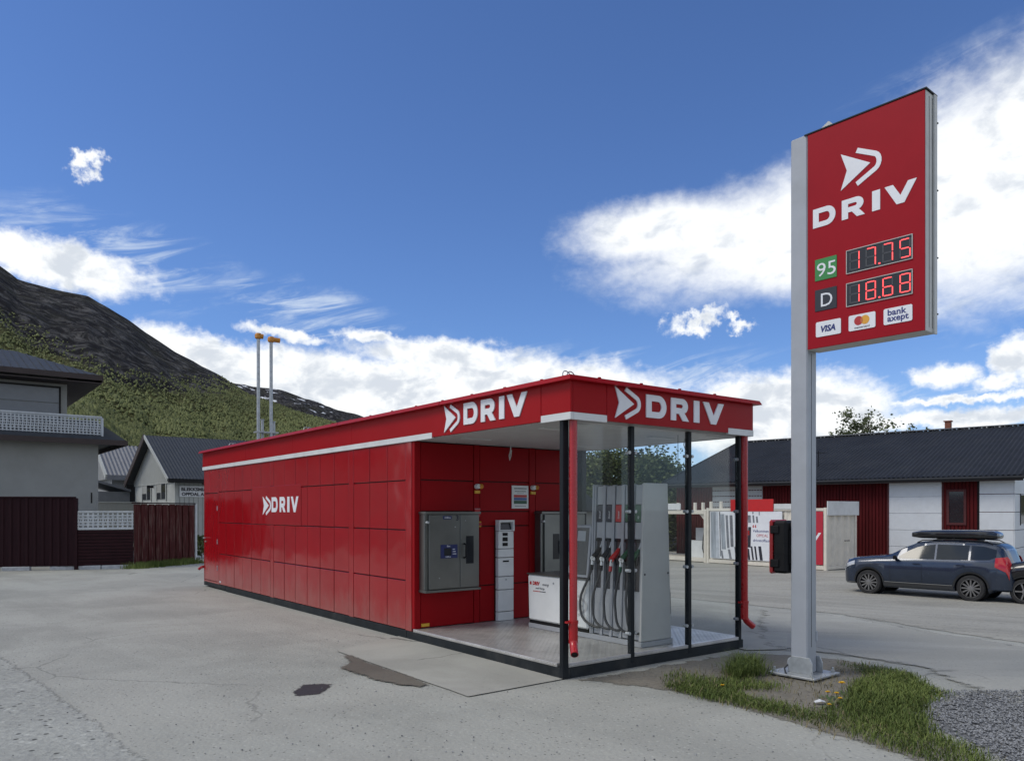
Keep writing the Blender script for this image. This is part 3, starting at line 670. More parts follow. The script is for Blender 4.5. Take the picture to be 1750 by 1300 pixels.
q = on_kiosk('shutoff_label', 'small red and white label above the emergency stop switch', 'label', .94, BW, 1.57)
boxo('plate', REDL, q, 0, -.009, 0, .085, -.005, .10); boxo('rim', PLATEW, q, -.004, -.0075, .102, .089, -.005, .106); MB().cyl((.045, -.009, .04), (.045, -.012, .04), .009, n=10).build('dot', PLATEW, q)

# ------------------------------------------------------------------ fuel dispenser in the bay
def dispenser():
    Z0 = .146
    q = on_kiosk('fuel_dispenser', 'grey and white fuel dispenser with five hanging hoses in the glazed bay', 'fuel pump', 1.3, .19, Z0)
    # local: x across (0 = hose side), y along, z up
    H = 1.80; y0, y1 = .03, .80
    def tp(x, z): return .075 * (z / H) if x == 0 else .50 - .085 * (z / H)
    core = MB().hexa([(.05, y0, .03), (.46, y0, .03), (.46, y1, .03), (.05, y1, .03)], [(.115, y0, H), (.40, y0, H), (.40, y1, H), (.115, y1, H)]).build('tower', CHAN, q)
    MB().hexa([(0, 0, .06), (.50, 0, .06), (.50, y0 - .001, .06), (0, y0 - .001, .06)], [(.055, 0, H + .01), (.44, 0, H + .01), (.44, y0 - .001, H + .01), (.055, y0 - .001, H + .01)]).build('end_panel', PLATEG, q, bevel=.006)
    MB().hexa([(0, y1 + .001, .06), (.50, y1 + .001, .06), (.50, y1 + .03, .06), (0, y1 + .03, .06)], [(.055, y1 + .001, H + .01), (.44, y1 + .001, H + .01), (.44, y1 + .03, H + .01), (.055, y1 + .03, H + .01)]).build('end_panel', FIN, q, bevel=.006)
    boxo('plinth', FIN, q, -.012, -.012, 0, .512, 1.96, .058, .004)
    for px, pz in ((.06, .80), (.44, .80)): MB().cyl((px, 0, pz), (px, -.005, pz), .012, n=10).build('screw', INK, q)
    pitch = (y1 - y0) / 5
    fx = lambda z: .052 + .062 * (z - .03) / (H - .03)            # face of the core at height z
    def strip(ya, yb, za, zb, pr, name, mt, par=q):
        return MB().hexa([(fx(za) - pr, ya, za), (fx(za) + .01, ya, za), (fx(za) + .01, yb, za), (fx(za) - pr, yb, za)], [(fx(zb) - pr, ya, zb), (fx(zb) + .01, ya, zb), (fx(zb) + .01, yb, zb), (fx(zb) - pr, yb, zb)]).build(name, mt, par, bevel=.003)
    for k in range(6):
        yc = y0 + k * pitch; strip(max(y0, yc - .022), min(y1, yc + .022), .06, H, .045 if k in (0, 5) else .04, 'fin', FIN)
    lab = [(GREENL, GREENL), (GREENL, GREENL), (REDL, REDL), (INK, BLK), (INK, BLK)]     # from the front end to the back
    for k in range(5):
        ya, yb = y0 + k * pitch + .028, y0 + (k + 1) * pitch - .028; yc = (ya + yb) / 2
        strip(ya, yb, 1.575, H - .01, .026, 'channel_panel', FIN); l = strip(ya - .004, yb + .004, 1.375, 1.57, .028, 'grade_label', lab[k][0]); strip(ya, yb, 1.185, 1.37, .026, 'channel_panel', FIN); strip(ya, yb, .07, .60, .030, 'channel_panel', FIN)
        Mx = face_frame((fx(1.47) - .0285, yc - .012, 1.395), (0, 0, 1), (0, 1, 0)); Mx = face_frame((fx(1.40) - .0295, yc + .012, 1.395), (0, 0.0, 1), (0, -1, 0))
        text('print', ('95', '95', 'Diesel', 'Diesel', 'Diesel')[k] if k != 2 else 'Diesel', face_frame((fx(1.47) - .031, yc - .014, 1.41), (0, 0, 1), (0, 1, 0)), .035, LOGO, l, .001)
        strip(ya, yb, 1.15, 1.18, .034, 'pocket_lip', BLK)
        # nozzle: body, spout, swivel ring
        zn = .96; x = fx(zn) - .05; cmat = lab[k][1]
        nz = MB().tube([(x - .075, yc, zn - .005), (x - .045, yc - .006, zn + .02), (x - .005, yc - .012, zn + .06), (x + .03, yc - .018, zn + .11)], [.026, .032, .028, .018], 10).build('nozzle', cmat, q, smooth=True)
        MB().tube([(x + .028, yc - .018, zn + .105), (x + .048, yc - .022, zn + .15), (x + .058, yc - .024, zn + .20)], [.011, .010, .009], 8).build('spout', GALV, nz, smooth=True)
        MB().lathe([(0, .012), (.002, .03), (.012, .032), (.014, .014)], (x - .07, yc, zn - .01), (-1, -.25, -.35), 14).build('swivel_ring', WHITE if k != 2 else PIPE, nz, smooth=True)
        MB().tube([(x - .02, yc, zn - .005), (x + .0, yc, zn - .075), (x + .03, yc, zn - .06), (x + .04, yc, zn + .03)], .007, 6).build('lever_guard', BLK, nz, smooth=True)
        # hose: down from the nozzle, a loop, back up into the foot
        sway = (.05, .07, .10, .14, .20)[k]
        p0 = Vector((x - .07, yc + .005, zn - .03))
        pts = [p0, p0 + Vector((-.005, .01, -.10)), p0 + Vector((-.01, .04 + sway * .2, -.25)), p0 + Vector((-.02, .03 + sway * .8, -.42)), p0 + Vector((-.02, sway, -.56)), p0 + Vector((-.015, sway * .9, -.68)), p0 + Vector((0, sway * .5 - .02, -.76)), p0 + Vector((.03, -.05, -.79)), p0 + Vector((.07, -.10, -.77))]
        pts = [a.lerp(b, f_) if f_ else a for a, b in zip(pts, pts[1:]) for f_ in (0, .5)] + [pts[-1]]
        pts = [pts[0]] + [(pts[i - 1] + pts[i] * 2 + pts[i + 1]) / 4 for i in range(1, len(pts) - 1)] + [pts[-1]]
        h = MB().tube(pts, .0145, 10).build('hose', RUBBER, q, smooth=True)
        MB().tube([p0 + Vector((.0, 0, .02)), p0 + Vector((-.003, .006, -.055))], [.013, .018], 10).build('coupling', WHITE, h, smooth=True)
        MB().tube([p0 + Vector((-.003, .006, -.055)), p0 + Vector((-.006, .012, -.115))], .0195, 10).build('sleeve', cmat, h, smooth=True)
    # hoses on the far side
    for k in range(2):
        yc = .12 + .2 * k; MB().tube([(.50, yc, .95), (.56, yc, .8), (.59, yc - .01, .55), (.585, yc - .02, .33), (.54, yc - .02, .2), (.49, yc, .22)], .0145, 8).build('hose', RUBBER, q, smooth=True)
    # low hydraulic cabinet with slanted display
    MB().hexa([(-.02, y1 + .035, .10), (.52, y1 + .035, .10), (.52, 1.95, .10), (-.02, 1.95, .10)], [(-.02, y1 + .035, .68), (.52, y1 + .035, .68), (.52, 1.97, .68), (-.02, 1.97, .68)]).build('cabinet', PLATEW, q, bevel=.02)
    boxo('cabinet_lid', STEEL, q, -.03, y1 + .05, .682, .53, 1.98, .70, .006); boxo('kick_board', BLK, q, -.005, y1 + .04, .059, .505, 1.94, .099)
    dsp = MB().hexa([(-.012, y1 + .04, .705), (.45, y1 + .04, .705), (.45, 1.22, .705), (-.012, 1.22, .705)], [(.05, y1 + .04, 1.33), (.40, y1 + .04, 1.33), (.40, 1.10, 1.33), (.05, 1.10, 1.33)]).build('display_head', FIN, q, bevel=.008)
    def slant(ya, yb, za, zb, pr):
        fxx = lambda z: -.012 + .062 * (z - .705) / .625
        return MB().hexa([(fxx(za) - pr, ya, za), (fxx(za) + .004, ya, za), (fxx(za) + .004, yb, za), (fxx(za) - pr, yb, za)], [(fxx(zb) - pr, ya, zb), (fxx(zb) + .004, ya, zb), (fxx(zb) + .004, yb, zb), (fxx(zb) - pr, yb, zb)])
    slant(y1 + .07, 1.10, .74, 1.30, .003).build('display_glass', SCREEN, dsp); slant(y1 + .12, 1.06, 1.14, 1.26, .005).build('display_window', ALU, dsp)
    MB().hexa([(.0, 1.105, .715), (.44, 1.105, .715), (.44, 1.22, .715), (.0, 1.22, .715)], [(.06, 1.104, 1.30), (.39, 1.104, 1.30), (.39, 1.108, 1.30), (.06, 1.108, 1.30)])
    # print on the low cabinet, facing the driveway
    ML = lambda y, z: face_frame((-.0212, y, z), (0, -1, 0))
    cabp = q
    text('print', 'DRIV', ML(1.86, .555), .062, REDL, q, .001, .0035); text('print', 'energi', ML(1.665, .555), .05, INK, q, .001)
    boxo('print_mark', REDL, q, -.0222, 1.885, .555, -.0202, 1.92, .595)
    text('print', 'med Norge', ML(1.80, .505), .038, INK, q, .001)
    for k in range(9): boxo('print_mark', REDL if k < 5 else INK, q, -.0222, 1.83 - k * .028, .47, -.0202, 1.85 - k * .028, .482)
    emblem(q, face_frame((-.0212, 0, 0), (0, -1, 0)), -1.10, .24, .26, .26, PLATEG, .001)
    MB().cyl((-.02, 1.45, .60), (-.026, 1.45, .60), .012, n=10).build('lock', GALV, q)
dispenser()

# ------------------------------------------------------------------ vent stack behind the kiosk
def vents():
    q = thing('vent_stack', 'cluster of grey vent pipes with two amber caps behind the red kiosk', 'vent pipes', kiosk_pt(1.25, LK + .14, 0), TH)
    for k, (x, top, r) in enumerate(((0, 5.62, .038), (.30, 5.58, .038), (.13, 3.75, .034), (.40, 3.72, .034))):
        p_ = MB().cyl((x, 0 if k < 2 else .1, .0), (x, 0 if k < 2 else .1, top), r, n=12).build('pipe', GALV, q, smooth=True)
        if k < 2:
            MB().lathe([(-.02, .045), (0, .075), (.07, .082), (.11, .06), (.115, .001)], (x, 0, top), (0, 0, 1), 14).build('vent_cap', ORANGE, p_, smooth=True)
            MB().cyl((x - .02, -.02, top + .05), (x + (.10 if k == 0 else .19), -.04, top + .04), .056, n=12).build('vent_mouth', ORANGE, p_)
        else: MB().cyl((x, .1, top), (x, .1, top + .02), r + .012, n=12).build('pipe_cap', GALV, p_)
    for z in (3.25, 3.45, 1.2): boxo('clamp', GALV, q, -.06, -.055, z, .46, .16, z + .03)
vents()

# ------------------------------------------------------------------ price sign (local x = out along the panel, y = away from the driveway face, origin at the post)
SIGNRED = mat('sign_red', (.30, .004, .012), .45, var=.03, spec=.15)
POSTM = mat('post_grey', (.34, .36, .39), .42, var=.05, dirt=(.28, .29, .29), damt=.3)
EDGE = mat('sign_edge', (.50, .50, .47), .45, var=.06, dirt=(.30, .30, .27), dscale=4, damt=.5)
LEDON = mat('led_lit', (1.0, .07, .07), .4, var=0, emit=1.6)
LEDOFF = mat('led_off', (.045, .047, .055), .5, var=.05)
LEDBK = mat('led_back', (.010, .012, .016), .3, var=.1)
GRN = mat('sign_green', (.03, .22, .05), .4, var=.03)
BLKP = mat('sign_black', (.014, .017, .025), .4, var=.05)
GOLD = mat('card_orange', (.68, .33, .03), .4, var=.02)
MIXC = mat('card_mid', (.50, .14, .03), .4, var=.02)
def price_sign():
    TS = .70; A = Vector((2.904, 7.65, gz(2.9, 7.65)))
    q = thing('price_sign', 'tall grey post carrying a red fuel price sign beside the kiosk', 'price sign', A, TS - R(90))
    # local frame: +x = towards -u (out along the panel), +y = v (away from the driveway face); face at y = 0
    boxo('post', POSTM, q, -.18, .0, .04, 0, .18, 5.35, .012)
    boxo('post_groove', DARK, q, -.0005, .075, .3, .0012, .082, 3.2)
    bp = boxo('base_plate', GALV, q, -.34, -.16, .02, .16, .34, .042, .004)
    for y in (-.012, .18):
        MB().prism([[(-.20, 0), (.06, 0), (.06, .10), (.03, .16), (-.16, .16), (-.20, .11)]], .012, face_frame((0, y + .012, .043), (1, 0, 0))).build('gusset', GALV, q, bevel=.002)
    for x, y in ((-.29, -.11), (.11, -.11), (.11, .29), (-.29, .29)):
        b_ = MB().cyl((x, y, .042), (x, y, .066), .02, n=6).build('nut', GALV, bp); MB().cyl((x, y, .066), (x, y, .092), .011, n=8).build('bolt', GALV, bp)
    MB().lathe([(0, .055), (.02, .06), (.035, .05), (.04, .001)], (-.185, .05, .12), (-1, 0, 0), 14).build('cover_cap', GALV, q, smooth=True)
    MB().tube([(-.20, .02, .12), (-.21, -.06, .08), (-.17, -.11, .05), (-.10, -.17, .02)], .008, 6).build('earth_cable', RUBBER, q, smooth=True)
    boxo('inspection_hatch', POSTM, q, -.0005, .16, .35, .008, .19, .45, .002)
    # panel cabinet
    x0, x1, z0, z1 = .003, 1.108, 3.222, 5.335
    cb = boxo('sign_cabinet', EDGE, q, x0, .004, z0, x1, .205, z1, .006)
    for y in (.07, .135): boxo('edge_groove', DARK, cb, x1 - .002, y, z0 + .04, x1 + .0015, y + .006, z1 - .04)
    boxo('edge_cap', DARK, cb, x0 - .03, -.012, z1, x1 + .012, .22, z1 + .012); boxo('edge_profile', EDGE, cb, x1, .15, z0 - .004, x1 + .014, .21, z1)
    for z in (3.4, 3.9, 4.5, 5.1): MB().cyl((x1 + .012, .215, z), (x1 + .012, .225, z), .008, n=8).build('screw', DARK, cb)
    MB().hexa([(-.02, .11, z1 + .012), (.26, .11, z1 + .012), (.26, .125, z1 + .012), (-.02, .125, z1 + .012)], [(.155, .11, z1 + .115), (.165, .11, z1 + .115), (.165, .125, z1 + .115), (.155, .125, z1 + .115)]).build('gable_plate', EDGE, cb)
    fc = boxo('sign_face', SIGNRED, q, x0 + .004, -.006, z0 + .006, x1 - .004, .0035, z1 - .004, .002)
    M = face_frame((0, -.006, 0), (1, 0, 0))
    emblem(fc, M, .345, 4.68, .385, .346, LOGO, .004); driv(fc, M, [(.065, .293), (.355, .576), (.643, .716), (.756, 1.038)], 4.397, .184, LOGO, .004)
    def plate(x0_, z0_, x1_, z1_, mt, name): return boxo(name, mt, fc, x0_, -.012, z0_, x1_, -.005, z1_, .002)
    p = plate(.086, 3.877, .306, 4.086, GRN, 'grade_plate'); text('print', '95', face_frame((.10, -.012, 3.915), (1, 0, 0)), .185, LOGO, p, .002, 0, w=.19)
    p = plate(.086, 3.582, .306, 3.79, BLKP, 'grade_plate'); text('print', 'D', face_frame((.135, -.012, 3.62), (1, 0, 0)), .185, LOGO, p, .002, 0, w=.115)
    SEG = {'1': 'bc', '7': 'abc', '5': 'afgcd', '8': 'abcdefg', '6': 'afgedc'}
    for zz, num in ((3.881, '1775'), (3.572, '1868')):
        d = plate(.406, zz, .997, zz + .209, LEDBK, 'led_display')
        for a, b, c, e in ((.400, zz - .006, 1.003, zz), (.400, zz + .209, 1.003, zz + .215)): boxo('display_frame', EDGE, d, a, -.016, b, c, -.005, e)
        for a, b in ((.400, .406), (.997, 1.003)): boxo('display_frame', EDGE, d, a, -.016, zz, b, -.005, zz + .209)
        for xi, ch in zip((.432, .584, .738, .890), num):
            W, H, T = .098, .172, .014; zb = zz + .018
            segs = {'a': (xi + T, zb + H - T, xi + W - T, zb + H), 'd': (xi + T, zb, xi + W - T, zb + T), 'g': (xi + T, zb + H / 2 - T / 2, xi + W - T, zb + H / 2 + T / 2),
                    'f': (xi, zb + H / 2 + .005, xi + T, zb + H - .006), 'b': (xi + W - T, zb + H / 2 + .005, xi + W, zb + H - .006), 'e': (xi, zb + .006, xi + T, zb + H / 2 - .005), 'c': (xi + W - T, zb + .006, xi + W, zb + H / 2 - .005)}
            dg = thing_part('digit', d)
            for s_, (a, b, c, e) in segs.items():
                on = s_ in SEG[ch]
                if on: a, b, c, e = (a + .002, b + .003, c - .002, e - .003) if s_ in 'adg' else (a + .003, b + .002, c - .003, e - .002)
                dg.append((a, b, c, e, on))
            mon, mof = MB(), MB()
            for a, b, c, e, on in dg: (mon if on else mof).box(a, -.0155 if on else -.0145, b, c, -.011, e)
            mon.build('lit_digit', LEDON, d)
            if mof.v: mof.build('unlit_segment', LEDOFF, d)
        boxo('decimal_point', LEDON, d, .705, -.0155, zz + .018, .719, -.011, zz + .030)
    def card(x): return MB().prism([[(x + .014 - .014 * math.cos(R(a)) * -1 * sx + (0 if sx < 0 else .223), 3.333 + (.131 if sy > 0 else .014) + .014 * math.sin(R(a))) for sx, sy, rng_ in ((1, -1, (-90, -45, 0)), (1, 1, (0, 45, 90)), (-1, 1, (90, 135, 180)), (-1, -1, (180, 225, 270))) for a in rng_]], .006, M).build('card_badge', LOGO, fc)
    def rbadge(x):
        w, h, r = .251, .145, .014; pts = []
        for cx_, cy_, a0 in ((x + w - r, 3.332 + r, -90), (x + w - r, 3.332 + h - r, 0), (x + r, 3.332 + h - r, 90), (x + r, 3.332 + r, 180)): pts += arc(cx_, cy_, r, r, a0, a0 + 90, 4)
        return MB().prism([pts], .006, M).build('card_badge', LOGO, fc)
    b_ = rbadge(.096); Ms = face_frame((.14, -.012, 3.376), (1, 0, 0)) @ Matrix(((1, .2, 0, 0), (0, 1, 0, 0), (0, 0, 1, 0), (0, 0, 0, 1))); text('print', 'VISA', Ms, .08, NAVY, b_, .002, .003, w=.16)
    b_ = rbadge(.423)
    for cx_, mt, th in ((.518, REDL, .0072), (.578, GOLD, .0076)): MB().prism([arc(cx_, 3.418, .042, .042, 0, 352, 22)], th, M).build('disc', mt, b_)
    MB().prism([arc(.518, 3.418, .042, .042, -44, 44, 8) + arc(.578, 3.418, .042, .042, 136, 224, 8)], .0082, M).build('disc_overlap', MIXC, b_)
    text('print', 'mastercard', face_frame((.478, -.012, 3.348), (1, 0, 0)), .026, INK, b_, .002, 0, w=.14)
    b_ = rbadge(.749); text('print', 'bank', face_frame((.782, -.012, 3.412), (1, 0, 0)), .078, NAVY, b_, .002, .0015, w=.165); text('print', 'axept', face_frame((.782, -.012, 3.358), (1, 0, 0)), .078, NAVY, b_, .002, .0015, w=.187)
    # fire extinguisher box strapped to the post
    e = thing('extinguisher_box', 'black plastic fire extinguisher box with red lid on the sign post', 'extinguisher box', q.matrix_basis @ Vector((-.18, .09, 1.02)), TS - R(90))
    MB().box(-.165, -.15, 0, -.012, .15, .53).build('box', BLK, e, bevel=.025); MB().box(-.205, -.158, -.008, -.167, .158, .538).build('lid', PIPE, e, bevel=.018)
    for z in (.06, .40): MB().box(-.185, -.165, z, -.09, -.148, z + .08).build('latch', BLK, e, bevel=.006)
    for z in (.20, .31): boxo('rib', BLK, e, -.15, -.154, z, -.02, -.148, z + .012)
    boxo('strap', BLK, e, -.012, -.10, .1, -.001, .10, .43)
    return q
def thing_part(name, parent): return []
bpy.context.view_layer.update()
price_sign()

# ------------------------------------------------------------------ white container units across the yard
CW = mat('container_white', (.66, .61, .52), .5, var=.06, dirt=(.38, .37, .33), dscale=1.2, damt=.3)
BAN = mat('banner_white', (.70, .71, .73), .5, var=.04)
BG1 = mat('banner_grey', (.30, .33, .36), .5, var=.25, vs_=2, stretch=(4, 4, .4)); BG2 = mat('banner_mid', (.17, .18, .20), .5, var=.3, vs_=3); BG3 = mat('banner_pale', (.45, .48, .52), .5, var=.1)
CRIM = mat('banner_crimson', (.42, .015, .035), .45, var=.05)
def containers():
    TC = .654; U = Vector((-math.sin(TC), math.cos(TC), 0))
    g0 = ground(1412.5, 975); zA = gz(g0.x, g0.y)
    H, W = 2.70, 2.48
    nV = Vector((math.cos(TC), math.sin(TC), 0)); o0 = Vector((g0.x, g0.y, 0))
    def on(px, py):          # photo pixel -> (y along, z up) on the driveway side of this unit
        d = Vector(((px - CX) / F, 1, (HY - py) / F)); k_ = o0.dot(nV) / d.dot(nV); P = d * k_ + Vector((0, 0, CH)); return (P - o0).dot(U), P.z - zA
    L1 = on(1207, 900)[0]
    # --- closed unit with the welcome banner; local x across (end wall), y along
    q = thing('container_unit', 'white container unit with a printed welcome banner before the red barn', 'container', (g0.x, g0.y, zA), TC)
    for x in (0, W - .14):
        for y in (0, L1 - .14): boxo('corner_post', CW, q, x, y, 0, x + .14, y + .14, H, .008)
    for x in (0.01, W - .13):
        boxo('bottom_rail', CW, q, x, .142, .03, x + .11, L1 - .142, .20, .006); boxo('top_rail', CW, q, x, .142, H - .14, x + .10, L1 - .142, H - .02, .006)
    for y in (0.01, L1 - .12): boxo('end_rail', CW, q, .142, y, .03, W - .142, y + .1, .18, .006); boxo('end_rail', CW, q, .142, y, H - .14, W - .142, y + .1, H - .02, .006)
    def corr(name, p0, p1, z0, z1, depth, n, inn):
        m = MB(); p0, p1 = Vector(p0), Vector(p1); d = p1 - p0; V = []
        prof = []
        for k in range(n):
            for f_, o in ((0, 0), (.30, 0), (.5, 1), (.80, 1)): prof.append(((k + f_) / n, o))
        prof.append((1, 0))
        for f_, o in prof:
            p = p0 + d * f_ + Vector(inn) * depth * o; V += [(p.x, p.y, z0), (p.x, p.y, z1)]
        m.add(V, [(2 * i, 2 * i + 2, 2 * i + 3, 2 * i + 1) for i in range(len(prof) - 1)]); return m.build(name, CW, q, fixn=False)
    corr('end_wall', (.142, .05, 0), (W - .142, .05, 0), .18, H - .14, .10, 4, (0, 1, 0)); corr('side_wall', (.06, .142, 0), (.06, L1 - .142, 0), .2, H - .14, .036, 20, (1, 0, 0)); corr('side_wall', (W - .05, .142, 0), (W - .05, L1 - .142, 0), .2, H - .14, .036, 20, (-1, 0, 0))
    boxo('roof_sheet', CW, q, .05, .05, H - .06, W - .05, L1 - .05, H - .03)
    boxo('fascia_board', WHITE, q, .02, -.05, H - .33, W + .10, -.005, H + .28, .006)
    for k in range(3): MB().cyl((1.55 + k * .16, .02, 1.25), (1.55 + k * .16, .045, 1.25), .03, n=8).build('vent_hole', BLK, q)
    rb = boxo('red_board', mat('board_red', (.50, .014, .016), .4, var=.04), q, -.03, on(1322, 860)[0], H - .16, .0, on(1249, 860)[0], H + .40, .004)
    boxo('ledge', WHITE, q, -.02, .9, H - .06, .02, on(1323, 860)[0], H + .18)
    for y in (1.3, L1 - .9, L1 - .3): boxo('stub', CW, q, .02, y, H - .02, .14, y + .12, H + .32)
    # banner
    yl, yr_ = on(1214, 900)[0], on(1337, 900)[0]
    bn = boxo('banner', BAN, q, -.012, yr_, .26, .008, yl, H - .16, .002)
    def bx(p0, p1, q0, q1, mt, sk=0, name='print'):   # leaning stripe: px left/right, py top/bottom, sk = lean in px
        (a0, z1), (b0, _) = on(p0 + sk, q0), on(p1 + sk, q0); (a1, z0), (b1, _) = on(p0, q1), on(p1, q1)
        z0, z1 = max(z0, .28), min(z1, H - .18)
        MB().hexa([(-.014, b1, z0), (-.0125, b1, z0), (-.0125, a1, z0), (-.014, a1, z0)], [(-.014, b0, z1), (-.0125, b0, z1), (-.0125, a0, z1), (-.014, a0, z1)]).build(name, mt, bn)
    for a in ((1216, 1224, 872, 956, BG1, -1), (1224.5, 1230, 872, 956, BG3, -3), (1231, 1233, 874, 950, BG2, -2), (1234, 1241, 878, 938, BG1, -3), (1243, 1247, 880, 936, BG2, -3), (1249, 1254, 880, 934, BG2, -2), (1234, 1237, 940, 956, BG2, -2), (1247, 1251, 938, 956, BG2, -3), (1257, 1262, 876, 930, BG3, -2), (1266, 1271, 880, 935, BG2, -2), (1258, 1264, 934, 955, BG2, -3),
              (1279, 1284, 880, 893, BG2, -1), (1287, 1290, 880, 893, BG2, -1), (1293, 1296, 882, 893, BG2, -1), (1286, 1288, 871, 878, BG2, 0), (1297, 1298.5, 871, 880, BG2, 0), (1278, 1283, 900, 935, INK, 1), (1278, 1281, 906, 914, REDL, 0), (1279, 1282.5, 937, 958, INK, -2), (1286, 1289, 933, 959, INK, -3), (1292, 1295, 933, 959, INK, -3), (1299, 1304, 933, 959, INK, -3)): bx(*a)
    (c0, ct), (c1, cb_) = on(1284, 895), on(1333, 930)
    w = MB().box(-.0165, c1, cb_, -.0145, c0, ct).build('text_card', LOGO, bn)
    FM = lambda px, py: face_frame((-.0165, *on(px, py)), (0, -1, 0))
    wd_ = lambda a, b: on(a, 900)[0] - on(b, 900)[0]
    text('print', '\u201c', FM(1286, 910), .55, REDL, w, .002, .006); text('print', 'Velkommen', FM(1287, 909), .19, NAVY, w, .002, .002, w=wd_(1287, 1314)); text('print', 'OPPDAL', FM(1293, 917), .19, REDL, w, .002, 0, w=wd_(1293, 1313)); text('print', 'drivstoffautomat', FM(1287, 925), .18, NAVY, w, .002, .002, w=wd_(1287, 1330))
    cr = boxo('crimson_panel', CRIM, q, -.012, .16, .24, .008, on(1352, 900)[0] - .3, H - .16, .002)
    MB().prism([[(-.60, 1.28), (-.36, 1.62), (-.24, 1.62), (-.48, 1.28)]], .002, face_frame((-.012, 0, 0), (0, -1, 0))).build('print', LOGO, cr)
    # --- open bay unit behind it on the same line
    p = Vector((g0.x, g0.y, 0)) + U * (L1 + .02); L2 = 6.0
    r = thing('open_bay_unit', 'white open container frame with a fuel pump inside, beyond the banner', 'container', (p.x, p.y, gz(p.x, p.y) - .02), TC)
    for x in (0, W - .14):
        for y in (0, L2 - .14): boxo('corner_post', CW, r, x, y, 0, x + .14, y + .14, H - .04, .008)
    for x in (.01, W - .13): boxo('bottom_rail', CW, r, x, .142, .06, x + .11, L2 - .142, .24, .006); boxo('top_rail', CW, r, x, .142, H - .28, x + .10, L2 - .142, H - .08, .006)
    for y in (.01, L2 - .12): boxo('end_rail', CW, r, .142, y, H - .28, W - .142, y + .1, H - .08, .006); boxo('end_rail', CW, r, .142, y, .03, W - .142, y + .1, .18, .006)
    boxo('floor_deck', CW, r, .14, .14, .18, W - .14, L2 - .14, .22); boxo('roof_sheet', CW, r, .12, .05, H - .15, W - .12, L2 - .05, H - .10); boxo('gutter_board', WHITE, r, -.03, 1.6, H - .06, .02, L2, H + .26)
    for sy, y in ((1, .14), (-1, L2 - .14)): MB().prism([[(y, H - .28), (y + sy * .35, H - .28), (y, H - .63)]], .1, face_frame((.11, 0, 0), (0, 1, 0))).build('corner_gusset', CW, r)
    for y in (.4, .9, 2.0): boxo('stub', CW, r, .3, y, H - .09, .42, y + .12, H + .3)
    boxo('red_wall', CRIM, r, W - .12, .3, .24, W - .10, 1.3, H - .3)
    f_ = thing('container_pump', 'small white fuel pump with black hoses inside the open container frame', 'fuel pump', r.matrix_basis @ Vector((.55, .35, .221)), TC)
    boxo('cabinet', PLATEW, f_, 0, .25, .0, .55, 1.4, .85, .01); boxo('tower', CHAN, f_, .05, 0, 0, .5, .24, 1.9, .01); boxo('display', FIN, f_, .08, .3, .86, .45, .8, 1.5, .01)
    for k in range(3): MB().tube([(.0, .02 + .09 * k, 1.3), (-.08, .02 + .09 * k, 1.0), (-.10, .05 + .09 * k, .5), (-.03, .03 + .09 * k, .25)], .025, 6).build('hose', RUBBER, f_, smooth=True)
bpy.context.view_layer.update()
containers()

# ------------------------------------------------------------------ buildings
ROOFD = mat('roof_dark', (.019, .021, .025), .62, var=.2, vs_=.8, dirt=(.04, .041, .042), dscale=.6, damt=.4, spec=.2)
ROOFG = mat('roof_grey', (.13, .135, .145), .5, var=.1, dirt=(.2, .2, .2), damt=.3)
ROOFP = mat('roof_mid', (.032, .037, .044), .6, var=.12, dirt=(.055, .057, .06), damt=.3, spec=.25)
BARN = mat('barn_red', (.072, .006, .007), .8, spec=.15, var=.18, vs_=3, stretch=(2, 2, .25), dirt=(.045, .007, .007), dscale=2, damt=.5)
BARNT = mat('barn_trim', (.06, .006, .007), .7, var=.15)
DOORW = mat('door_white', (.58, .60, .62), .4, var=.03, dirt=(.45, .46, .46), dscale=.8, damt=.35)
DOORG = mat('shutter_grey', (.36, .37, .37), .45, var=.05)
FASC = mat('fascia_brown', (.028, .016, .014), .6, var=.15)
WALLG = mat('wall_grey', (.255, .26, .245), .75, var=.06, vs_=1.2, dirt=(.2, .2, .185), dscale=.7, damt=.35)
WALLP = mat('wall_pale', (.36, .375, .36), .65, var=.05, dirt=(.28, .285, .27), damt=.3)
WALLM = mat('wall_mid', (.20, .205, .205), .7, var=.08)
WIN = mat('window_dark', (.02, .022, .025), .08, var=.1, spec=.8)
WINB = mat('window_panel', (.13, .15, .175), .22, var=.05)
BRICK = mat('chimney_brick', (.20, .07, .04), .8, var=.25, vs_=14)
def corrugated(name, mt, parent, a, b, c, d, n, amp, seg=6):
    """ribbed roof sheet between eave a->b and ridge d->c"""
    a, b, c, d = map(Vector, (a, b, c, d)); nrm = (b - a).cross(d - a).normalized(); N = n * seg
    V = []
    for j in range(2):
        p, q = (a, b) if j == 0 else (d, c)
        for i in range(N + 1): V.append(p.lerp(q, i / N) + nrm * amp * math.sin(2 * math.pi * i / seg))
    m = MB().add(V, [(i, i + 1, N + 2 + i, N + 1 + i) for i in range(N)])
    m.add([a - nrm * .05, b - nrm * .05, c - nrm * .05, d - nrm * .05], [(0, 3, 2, 1)])
    return m.build(name, mt, parent, smooth='full', fixn=False)

